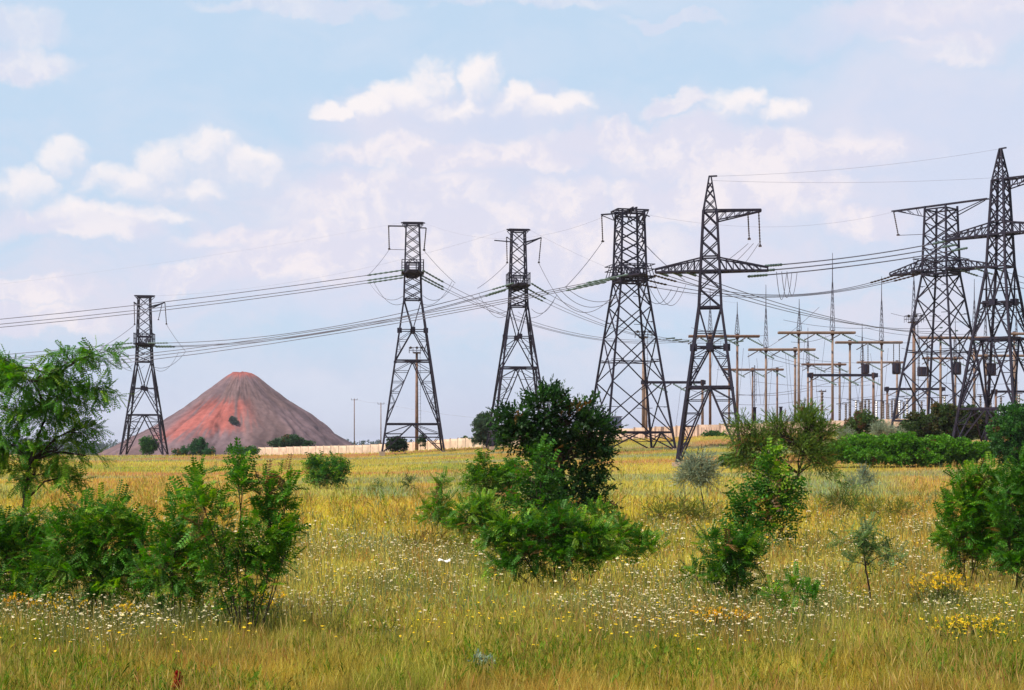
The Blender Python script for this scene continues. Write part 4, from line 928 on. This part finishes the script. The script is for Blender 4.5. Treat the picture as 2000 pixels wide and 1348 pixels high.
def gantry(label, Y, poles, x0, x1, row, spires=(), mp=M_CONC, mbm=M_CONC, dark=False, hang=0, r=.25, double=False):
    s = Y / F; cx = (x0 + x1) / 2; X = colX(cx, Y); zgd = zg(X, Y)
    root = empty('portal_gantry', (X, Y, zgd), label=label, cat='gantry', group='substation gantries')
    zb = EYE - (row - V0) * s - zgd
    for px in poles:
        m = MB(); lx = (px - cx) * s; g0 = zg(X + lx, Y) - zgd
        m.tube([(lx, 0, g0 - .3), (lx, 0, zb * .5), (lx, 0, zb + .15)], [r * 1.12, r, r * .85], 10); pl = m.build('pole', mp, root, True)
        m = MB(); m.tube([(lx, 0, zb - .55), (lx, 0, zb + .5)], [r * 1.45] * 2, 8); m.build('cap_clamp', M_RUST, pl)
    m = MB(); L = (x1 - x0) * s / 2
    if dark: m.beam((-L, 0, zb), (L, 0, zb), .5, None, .5); [m.box((sx * L, 0, zb), .8, .8, .8) for sx in (-1, 1)]
    else:
        m.tube([(-L, -.5, zb), (L, -.5, zb)], .25, 8)
        m.tube([(-L, .5, zb), (L, .5, zb)], .25, 8)
    bo = m.build('beam', mbm, root)
    for px, top in spires: spire(root, (px - cx) * s, zb + .4, EYE - (top - V0) * s - zgd)
    rng = random.Random(int(x0))
    for k in range(hang):                             # green strain insulators slanting off the beam
        f = (k + .5) / hang; x = -L + 2 * L * f; m = MB(); strung(m, (x, 0, zb - .3), (x + 2.6, -2.2, zb - 2.0), .2); m.build('insulator_string', M_INSG, bo)
        m = MB(); strung(m, (x - .4, 0, zb - .3), (x - 2.2, 1.8, zb - 1.4), .14); m.build('insulator_string', M_INS, bo)
    root['zb'] = zb
    del root['zb']
    return root, zb
gantry('tan gantry with brown beam seen through the peaked pylon legs', 300, [1387, 1440], 1345, 1483, 657, [(1387, 566), (1440, 590)], M_CONC2, M_CONC2, hang=3)
gantry('low tan gantry with a tall needle just right of the peaked pylon', 318, [1496, 1553], 1462, 1592, 683, [(1496, 556)], hang=3)
gantry('highest tan gantry behind the sparse willow', 305, [1560, 1626], 1520, 1670, 650, [(1561, 584), (1626, 494)], M_CONC, M_CONC, hang=3)
gantry('tan gantry with two dark drums hanging from its beam', 322, [1660, 1722], 1632, 1762, 669, [(1722, 540)], hang=1)
gantry('tan gantry behind the edge-on broad pylon', 312, [1837, 1903], 1795, 1992, 660, [(1903, 545)], M_CONC, M_CONC2, hang=3)
gantry('tan gantry behind the corner-on peaked pylon', 335, [1925, 1985, 2045], 1893, 2080, 695, [(1925, 560), (1985, 575)], M_CONC, M_CONC, hang=3)
gantry('tan gantry cut off by the right edge', 328, [1981, 2060], 1972, 2100, 652, [], M_CONC, M_CONC)
gantry('low dark gantry on brown posts in front of the highest gantry', 296, [1585, 1706], 1581, 1710, 733, [], M_CONC2, M_STEEL, True, 3, .26)
gantry('low dark gantry between the needle mast and the edge-on pylon', 330, [1733, 1838], 1731, 1842, 760, [], M_CONC2, M_STEEL, True, 2, .26)
gantry('low dark gantry joined to the mast beside the peaked pylon', 300, [1262, 1372], 1256, 1374, 747, [], M_CONC, M_STEEL, True, 3, .26)
gantry('low dark gantry at the right edge under the corner-on pylon', 332, [1945, 2050], 1940, 2056, 765, [], M_CONC2, M_STEEL, True, 2, .26)

gantry('pale far gantry behind the low dark gantry and the T-shaped pole', 372, [1578, 1640], 1566, 1652, 712, [(1578, 640)], M_CONC, M_CONC2, hang=2, r=.26)
gantry('pale far gantry behind the gantry with the short needle', 380, [1424, 1470, 1518], 1412, 1530, 722, [], M_CONC2, M_CONC2, hang=3, r=.24)
gantry('pale far gantry behind the two-drum gantry', 376, [1684, 1752], 1674, 1764, 708, [(1684, 632)], M_CONC, M_CONC, hang=2, r=.26)
gantry('pale far gantry between the edge-on pylon legs', 384, [1812, 1866], 1802, 1880, 700, [(1866, 622)], M_CONC, M_CONC2, hang=2, r=.26)
def mast(label, px, Y, row, top, mt=M_CONC2):
    s = Y / F; X = colX(px, Y); z0 = zg(X, Y); root = empty('floodlight_mast', (X, Y, z0), label=label, cat='mast', group='floodlight masts')
    zp = EYE - (row - V0) * s - z0
    m = MB(); m.tube([(0, 0, -.3), (0, 0, zp * .5), (0, 0, zp)], [.42, .36, .28], 10); m.build('pole', mt, root, True)
    m = MB(); h = 1.7
    m.box((0, 0, zp + .1), 2 * h, 1.6, .2)
    for x in np.linspace(-h, h, 5):
        for y in (-.8, .8): m.beam((x, y, zp), (x, y, zp + 1.3), .07)
    for z in (.65, 1.3):
        for y in (-.8, .8): m.beam((-h, y, zp + z), (h, y, zp + z), .07)
        for x in (-h, h): m.beam((x, -.8, zp + z), (x, .8, zp + z), .07)
    pf = m.build('platform', M_STEEL2, root)
    for x in (-1.3, .1, 1.2):
        m = MB(); m.tube([(x, -.8, zp + 1.35), (x, -1.15, zp + 1.15)], [.18, .32], 8); m.build('floodlight', M_STEEL2, pf)
    m = MB()                                          # ladder with hoops up the side
    for y in (-.18, .18): m.beam((.95, y, 1), (.75, y, zp), .05)
    for z in np.arange(1.2, zp, .8): m.beam((.93, -.3, z), (.93, .3, z), .04); m.beam((.4, 0, z), (.93, 0, z), .03)
    m.build('ladder', M_STEEL2, root)
    if top: spire(root, 0, zp + .2, EYE - (top - V0) * s - z0)
mast('slim brown floodlight mast seen between the legs of the boxed-head pylon', 814, 348, 690, 0)
mast('tan floodlight mast standing behind the broad crossed-bracing pylon', 1257, 312, 660, 0, M_CONC)
mast('brown floodlight mast with tall needle left of the edge-on pylon', 1785, 302, 630, 500)

def trap(label, px, Y, row0, row, w, h):
    s = Y / F; X = colX(px, Y); Z = EYE - (row - V0) * s
    root = empty('line_trap', (X, Y, Z), label=label, cat='line trap', group='dark drums hanging from the gantries')
    m = MB(); hh = h * s / 2; r = w * s / 2
    m.tube([(0, 0, -hh), (0, 0, -hh * .9), (0, 0, hh * .9), (0, 0, hh)], [r * .8, r, r, r * .8], 14); m.build('drum', M_STEEL, root)
    m = MB(); up_ = (row - row0) * s
    for x in (-r * .7, r * .7): strung(m, (x, 0, hh), (x, 0, up_), .12, 10)
    m.build('insulator_string', M_INS, root)
    m = MB()
    for k in range(6): a = PI * k / 3; m.beam((r * 1.02 * math.cos(a), r * 1.02 * math.sin(a), -hh), (r * 1.02 * math.cos(a), r * 1.02 * math.sin(a), hh), .08)
    m.beam((-r, 0, hh + .1), (r, 0, hh + .1), .14); m.beam((-r, 0, -hh - .08), (r, 0, -hh - .08), .12)
    m.build('cage', M_RUST, root)
trap('dark drum hanging left of the pole of the two-drum gantry', 1690, 322, 672, 721, 15, 17)
trap('dark drum hanging from the right end of the two-drum gantry', 1751, 322, 672, 720, 16, 20)
trap('wide dark drum hanging right of the needle mast', 1803, 312, 663, 726, 22, 16)
trap('dark drum hanging behind the middle of the edge-on pylon', 1869, 312, 663, 720, 16, 22)
trap('reddish dark drum hanging left of the corner-on pylon', 1936, 312, 663, 722, 18, 22)

def postins():
    rng = random.Random(8)
    spots = [(1606, 800, 765), (1652, 830, 788), (1660, 826, 782), (1672, 822, 783), (1690, 822, 782), (1697, 822, 781), (1712, 824, 784), (1742, 832, 782), (1748, 834, 780), (1757, 836, 783), (1765, 838, 786), (1820, 830, 778), (1845, 828, 774), (1915, 822, 772), (1935, 820, 770), (1990, 822, 770), (1640, 825, 790), (1680, 825, 786), (1706, 826, 788), (1725, 828, 784), (1735, 830, 790), (1772, 834, 780), (1800, 832, 784), (1862, 826, 776), (1880, 826, 780), (1900, 824, 778), (1955, 824, 776)]
    for i, (px, r0, r1) in enumerate(spots):
        Y = 306 + (i * 7) % 26; s = Y / F; X = colX(px, Y); z0 = zg(X, Y)
        root = empty('post_insulator', (X, Y, z0), label='upright post insulator on a steel stand in the substation yard', cat='insulator', group='post insulators in the yard')
        zt_ = EYE - (r1 - V0) * s - z0; zm = max(1.2, zt_ * .45)
        m = MB()
        for a in (-.3, .3): m.beam((a, a * .6, -.2), (a * .6, a * .4, zm), .13)
        for z in np.linspace(.5, zm, 4): m.beam((-.3, -.2, z), (.3, .2, z), .06)
        m.build('stand', M_STEEL2, root)
        m = MB(); strung(m, (0, 0, zm), (0, 0, zt_), .28, 7); m.build('insulator', M_INSW if i % 3 else M_INS, root)
        m = MB(); m.beam((-.7, 0, zt_ + .1), (.7, 0, zt_ + .1), .16); m.build('cap', M_STEEL2, root)
postins()
def shortpost(label, px, Y, top):
    s = Y / F; X = colX(px, Y); z0 = zg(X, Y); zt_ = EYE - (top - V0) * s - z0
    root = empty('equipment_post', (X, Y, z0), label=label, cat='post', group='short dark yard posts')
    m = MB(); m.tube([(0, 0, -.3), (0, 0, zt_)], [.34, .30], 8); m.build('post', M_STEEL, root)
    m = MB(); m.box((0, 0, zt_ + .08), .75, .75, .16); m.build('cap', M_STEEL, root)
    if px == 1474:
        m = MB(); m.beam((0, 0, zt_), (0, 0, zt_ + 8.5), .16)
        for k in range(6): m.beam((-.35, 0, zt_ + 1 + k), (.35, 0, zt_ + 1.8 + k), .06); m.beam((-.35, 0, zt_ + 1 + k), (-.35, 0, zt_ + 2 + k), .05); m.beam((.35, 0, zt_ + 1 + k), (.35, 0, zt_ + 2 + k), .05)
        m.build('lattice_rod', M_STEEL2, root)
shortpost('short dark post with thin lattice rod right of the peaked pylon', 1474, 306, 797)
shortpost('short dark post between the two tan poles left of the willow crown', 1525, 306, 796)
def tee(label, px, Y, top, arm):
    s = Y / F; X = colX(px, Y); z0 = zg(X, Y); zt_ = EYE - (top - V0) * s - z0
    root = empty('utility_pole', (X, Y, z0), label=label, cat='pole', group='wire poles')
    m = MB(); m.tube([(0, 0, -.3), (0, 0, zt_)], [.17, .12], 8); m.build('pole', M_CONC2, root, True)
    m = MB(); m.beam((-arm, 0, zt_ - .35), (arm, 0, zt_ - .35), .12); ca = m.build('cross_arm', M_STEEL2, root)
    for x in (-arm * .9, 0, arm * .9):
        m = MB(); strung(m, (x, 0, zt_ - .3), (x, 0, zt_ + .15), .09, 3); m.build('pin_insulator', M_INSW, ca)
    return root.location + Vector((0, 0, zt_))
TP1 = tee('slender wooden wire pole right of the spoil heap', 692, 470, 779, 1.0)
TP2 = tee('slender wire pole just left of the boxed-head pylon', 744, 455, 787, 1.0)
tee('small T-shaped pole behind the low dark gantry', 1604, 330, 762, 1.1)

def shed():
    Y = 420; s = Y / F; X = colX(1192, Y); z0 = zg(X, Y); zt_ = EYE - (815 - V0) * s - z0; w = 34 * s
    root = empty('metal_shed', (X, Y, z0), R(12), label='blue grey metal shed showing over the wall through the broad pylon', cat='shed')
    m = MB(); m.box((0, 0, zt_ / 2 - .2), w, 5, zt_ + .4); m.build('wall', M_BLUE, root)
    m = MB()
    for i in range(13): m.box((-w / 2 + w * (i + .5) / 13, -2.52, zt_ / 2), .10, .06, zt_ * .96)
    m.build('cladding_rib', M_BLUE, root)
    m = MB(); m.box((0, 0, zt_ + .12), w + .4, 5.4, .22); m.build('roof', M_STEEL2, root)
    m = MB(); m.box((.6, -2.56, 1.2), 1.2, .08, 2.3); m.build('door', M_STEEL2, root)
    m = MB(); m.box((-1.2, -2.56, zt_ * .6), 1.0, .08, .8); m.build('window', M_INS, root)
shed()

# ------------------------------------------------------------------ wires
def wire(label, p, q, sag, r=.05, group='overhead wires', ins=(0, 0), mt=None, im=None, n=28):
    p = Vector(p); q = Vector(q); L = (q - p).length
    f = lambda t: p.lerp(q, t) + Vector((0, 0, -4 * sag * t * (1 - t)))
    t0 = ins[0] / L; t1 = 1 - ins[1] / L
    m = MB(); ts = np.linspace(t0 * .9, 1 - (1 - t1) * .9, n); m.tube([f(t) - p for t in ts], r * 1.15, 4)
    o = m.build('overhead_wire', mt or M_WIRE); o.location = p; tag(o, label, 'wire', group)
    for (a, b) in ((0, t0), (1, t1)):
        if abs(a - b) > 1e-6:
            m = MB(); k = 14; pts = [f(a + (b - a) * i / k) - p for i in range(k + 1)]
            m.tube(pts, [.17 if i % 2 else .09 for i in range(k + 1)], 6); m.build('insulator_string', im or M_INSG, o)
    return o
def far_end(px, Y, row): return at(px, row, Y)
WORD = ['upper', 'middle', 'lower']
armA = [(5.6, 0, 0), (0, 0, -.2), (-5.6, 0, 0)]                   # near, centre, far attachment on the slim pylons
for i, a in enumerate(armA):
    w = WORD[i]
    y = [0, 3, 9][i]
    a2 = T2.world((a[0], -1.4, T2.za + a[2])); wire(f'{w} conductor of the high bundle running left from the boxed-head pylon', a2, far_end(-3100, 262 - i * 5, 551 + y), 12.2, .05, 'high bundle left of the boxed-head pylon', (6, 0))
    a1 = T1.world((a[0], 1.4, T1.za + a[2])); a3 = T3.world((a[0], -1.4, T3.za + a[2])); wire(f'{w} conductor between the smallest pylon and the pylon behind the dark tree', a1, a3, 2.4, .05, 'wires between smallest and third pylon', (5, 4))
    a1 = T1.world((a[0], -1.4, T1.za + a[2])); wire(f'{w} conductor leaving the smallest pylon to the left behind the locust tree', a1, far_end(-2500, 310 - i * 6, 672 + y), 7, .05, 'wires left of the smallest pylon', (4, 0))
    a4 = T4.world((a[0] * .9, -1.9, 24.6)); wire(f'{w} conductor sweeping left from the broad pylon under the slim pylon wires', a4, far_end(-2100, 300 - i * 6, 560 + y), 16.8, .045, 'wires left of the broad pylon', (6, 0), M_WIRE)
    e = at(1318 + i * 14, 660 + i * 3, 299); wire(f'{w} conductor descending from the boxed-head pylon to the brown gantry', T2.world((a[0], 1.4, T2.za + a[2])), e, 4.0, .035, 'wires from boxed-head pylon to the gantry', (5, 3), M_WIRE, None)
    e = at(1420 + i * 16, 660 + i * 3, 299); wire(f'{w} conductor descending from the third pylon to the brown gantry', T3.world((a[0], 1.4, T3.za + a[2])), e, 3.4, .035, 'wires from third pylon to the gantry', (5, 3))
    # peaked pylon to the corner-on pylon
    e5 = T5.world((T5.armL[1] - .3 - i * .9, 0, T5.z(.67) + .5 - .55 * i)); e7 = T7.world((-T7.armL[0] + .3 + i * 1.4, 0, T7.z(.67) - .1 - .55 * i)); wire(f'{w} thick conductor rising from the peaked pylon to the corner-on pylon', e5, e7, .35, .055, 'wires between the two peaked pylons', (3, 3))
    e4 = T4.world((a[0] * .9, 1.9, 24.6)); e6 = T6.world((-8.3 + i * 2.6, 0, 25.5)); wire(f'{w} conductor sagging between the two broad pylons', e4, e6, 2.9, .045, 'wires between the two broad pylons', (4, 5), None, M_INS)
    e5l = T5.world((-T5.armL[0] + .3 + i * 1.5, 0, T5.z(.67))); wire(f'{w} conductor running from the left arm of the peaked pylon to the tan gantry', e5l, at(1840 + i * 30, 640 + i * 6, 311), 2.2, .04, 'wires from peaked pylon to the gantries', (3, 2))
    e6 = T6.world((8.3 - i * 2.6, 0, 25.5)); wire(f'{w} conductor leaving the edge-on pylon past the right edge', e6, at(2300, 560 + i * 12, 260), 2.0, .045, 'wires right of the edge-on pylon', (4, 0))
    e7 = T7.world((T7.armL[1] - .3 - i * 1.6, 0, T7.z(.67))); wire(f'{w} conductor leaving the corner-on pylon past the right edge', e7, at(2500, 520 + i * 10, 200), 2.0, .05, 'wires right of the corner-on pylon', (3, 0))
# jumper wires from the hanging strings
for T, nm in ((T2, 'boxed-head pylon'), (T3, 'third pylon'), (T1, 'smallest pylon')):
    for sgn, j in zip((-1, 1), T.J):
        p = T.world(j); q = T.world((5.4 if sgn < 0 else -5.0, sgn * 7.2, T.za - .9)); wire(f'slack jumper slanting from the {"left" if sgn < 0 else "right"} hanging string of the {nm}', p, q, .25, .035, 'jumpers on the pylons')
    for sgn in (-1, 1):
        p = T.world((-5.4, sgn * 7.0, T.za - 1.0)); q = T.world((5.0, sgn * 1.5, T.za - 4)); wire(f'looping jumper under the {"left" if sgn < 0 else "right"} side of the {nm}', p, q, 1.6, .035, 'jumpers on the pylons')
        p = T.world((0, sgn * 6.4, T.za - 1.2)); q = T.world((-5.0, sgn * .6, T.za - 3.6)); wire(f'inner looping jumper under the {"left" if sgn < 0 else "right"} side of the {nm}', p, q, 2.2, .03, 'jumpers on the pylons')
for k in range(2):
    sg = (-1, 1)[k]; wire(f'slanting jumper from the {"left" if sg < 0 else "right"} string of the broad pylon', T4.world((0, (-4.05, 1.9)[k], (29.8, 30.0)[k])), T4.world((5, sg * 11 if k == 0 else 6.5, 22.6 if k == 0 else 24)), .3, .045, 'jumpers on the pylons')
for i in range(3):
    wire(f'{WORD[i]} looping jumper under the broad pylon right side', T4.world((4 - 3 * i, 2.2, 24.3)), T4.world((3 - 3 * i, 7.4, 23.6)), 3.4 - .4 * i, .035, 'jumpers on the pylons')
    wire(f'{WORD[i]} looping jumper under the broad pylon left side', T4.world((4 - 3 * i, -2.2, 22.0)), T4.world((3 - 3 * i, -10.5, 22.9)), 1.6 + .5 * i, .035, 'jumpers on the pylons')
    x = T5.armL[1] + .9 + i * .55; wire(f'{WORD[i]} hanging U-shaped loop at the right arm tip of the peaked pylon', T5.world((x, -1, T5.z(.67) - .25)), T5.world((x + 1.1, 1, T5.z(.67) - .2)), 2.9 - .2 * i, .03, 'loops at the peaked pylon arm')
    p = T5.world((T5.right - .25 - .55 * i, 0, T5.z(.765))); wire(f'{WORD[i]} drop wire from the upper arm string of the peaked pylon', p, T5.world((T5.right - 1.6 - 1.1 * i, -.5, T5.z(.70))), .05, .03, 'drop wires at the peaked pylon')
# earth wires from the tops
wire('faint earth wire between the two peaked pylon tips', T5.world((.3, 0, T5.z(1))), T7.world((0, 0, T7.z(1))), .6, .012, 'faint earth wires', mt=M_WIRE2)
wire('faint wire from the peaked pylon upper arm to the corner-on pylon', T5.world((.3, 0, T5.z(.985))), T7.world((0, 0, T7.z(.89))), .4, .012, 'faint earth wires', mt=M_WIRE2)
wire('faint earth wire running left from the boxed-head pylon top', T2.world((0, -1.9, T2.H)), far_end(-3100, 262, 440), 16, .007, 'faint earth wires', mt=M_WIRE2)
wire('faint earth wire between smallest and third pylon tops', T1.world((0, 1.8, T1.H)), T3.world((0, -1.8, T3.H)), 2.2, .012, 'faint earth wires', mt=M_WIRE2)
wire('faint earth wire from boxed-head pylon top to the broad pylon', T2.world((0, 1.9, T2.H)), T4.world((0, -2, 34.2)), 3.2, .012, 'faint earth wires', mt=M_WIRE2)
wire('faint earth wire from third pylon top to the brown gantry', T3.world((0, 1.9, T3.H)), at(1440, 592, 300), 2.0, .012, 'faint earth wires', mt=M_WIRE2)
wire('faint earth wire from the broad pylon head to the edge-on pylon', T4.world((0, 3, 33.8)), T6.world((-8.3, 0, 35.5)), 2.0, .012, 'faint earth wires', mt=M_WIRE2)
wire('thin wire between the two slender wire poles', TP1, TP2, .4, .025, 'pole wires', mt=M_WIRE2)
wire('thin wire from the slender wire pole to the floodlight mast', TP2, at(1190, 815, 400), 2.5, .025, 'pole wires', mt=M_WIRE2)
# bus wires strung through the yard
BUS = [(1440, 770, 1590, 760, 300), (1440, 772, 1630, 745, 303), (1500, 690, 1660, 725, 318), (1500, 700, 1720, 735, 316), (1345, 760, 1440, 772, 300), (1590, 740, 1706, 742, 297), (1670, 655, 1800, 668, 307), (1730, 770, 1840, 775, 326), (1545, 668, 1632, 650, 306), (1600, 600, 1480, 690, 305),
       (1760, 680, 1905, 690, 322), (1850, 690, 2000, 702, 320), (1480, 662, 1530, 700, 300), (1780, 740, 1990, 748, 318), (1400, 722, 1530, 715, 370), (1470, 745, 1700, 752, 345), (1560, 700, 1760, 706, 371), (1640, 788, 1750, 792, 338), (1440, 790, 1600, 775, 330), (1600, 775, 1740, 768, 332), (1690, 640, 1840, 655, 309), (1530, 625, 1720, 640, 306), (1350, 640, 1500, 655, 303), (1790, 790, 1930, 785, 340), (1740, 612, 1900, 628, 315)]
for i, (xa, ya, xb_, yb, Y) in enumerate(BUS):
    wire('thin bus wire strung between gantries in the substation yard', at(xa, ya, Y), at(xb_, yb, Y + 2), .7, .035, 'bus wires in the substation')
for i, (x, y0, y1) in enumerate([(1452, 680, 790), (1478, 700, 790), (1500, 700, 795), (1540, 695, 790), (1650, 735, 800), (1670, 740, 790), (1735, 680, 780), (1765, 700, 790), (1395, 670, 745), (1880, 680, 780), (1950, 700, 790), (1462, 690, 800), (1510, 690, 805), (1534, 688, 800), (1572, 660, 790), (1590, 690, 800), (1612, 655, 735), (1636, 735, 800), (1682, 740, 800), (1700, 690, 735), (1716, 740, 800), (1748, 770, 810), (1815, 670, 760), (1830, 770, 815), (1855, 670, 775), (1895, 700, 790), (1915, 700, 780), (1972, 705, 790), (1408, 665, 760), (1352, 665, 745), (1330, 752, 830)]):
    wire('thin drop wire hanging from a gantry beam to the yard equipment', at(x, y0, 312), at(x + (8 if i % 2 else -10), y1, 309), .5, .03, 'drop wires in the substation')

# ------------------------------------------------------------------ the air between: thin summer haze
def haze():
    m = bpy.data.materials.new('summer_haze'); m.use_nodes = True; t = m.node_tree
    t.nodes.remove(t.nodes['Principled BSDF'])
    v = t.nodes.new('ShaderNodeVolumePrincipled'); v.inputs['Density'].default_value = 0.00007; v.inputs['Color'].default_value = (.86, .88, 1, 1); v.inputs['Anisotropy'].default_value = 0.2
    t.links.new(v.outputs[0], t.nodes['Material Output'].inputs['Volume'])
    b = MB(); b.box((0, 4480, 38.5), 23000, 9120, 91); o = b.build('haze', m)
    tag(o, 'pale summer haze over the plain', 'haze', kind='stuff')
haze()
print('faces', sum(len(o.data.polygons) for o in C.objects if o.type=='MESH'))
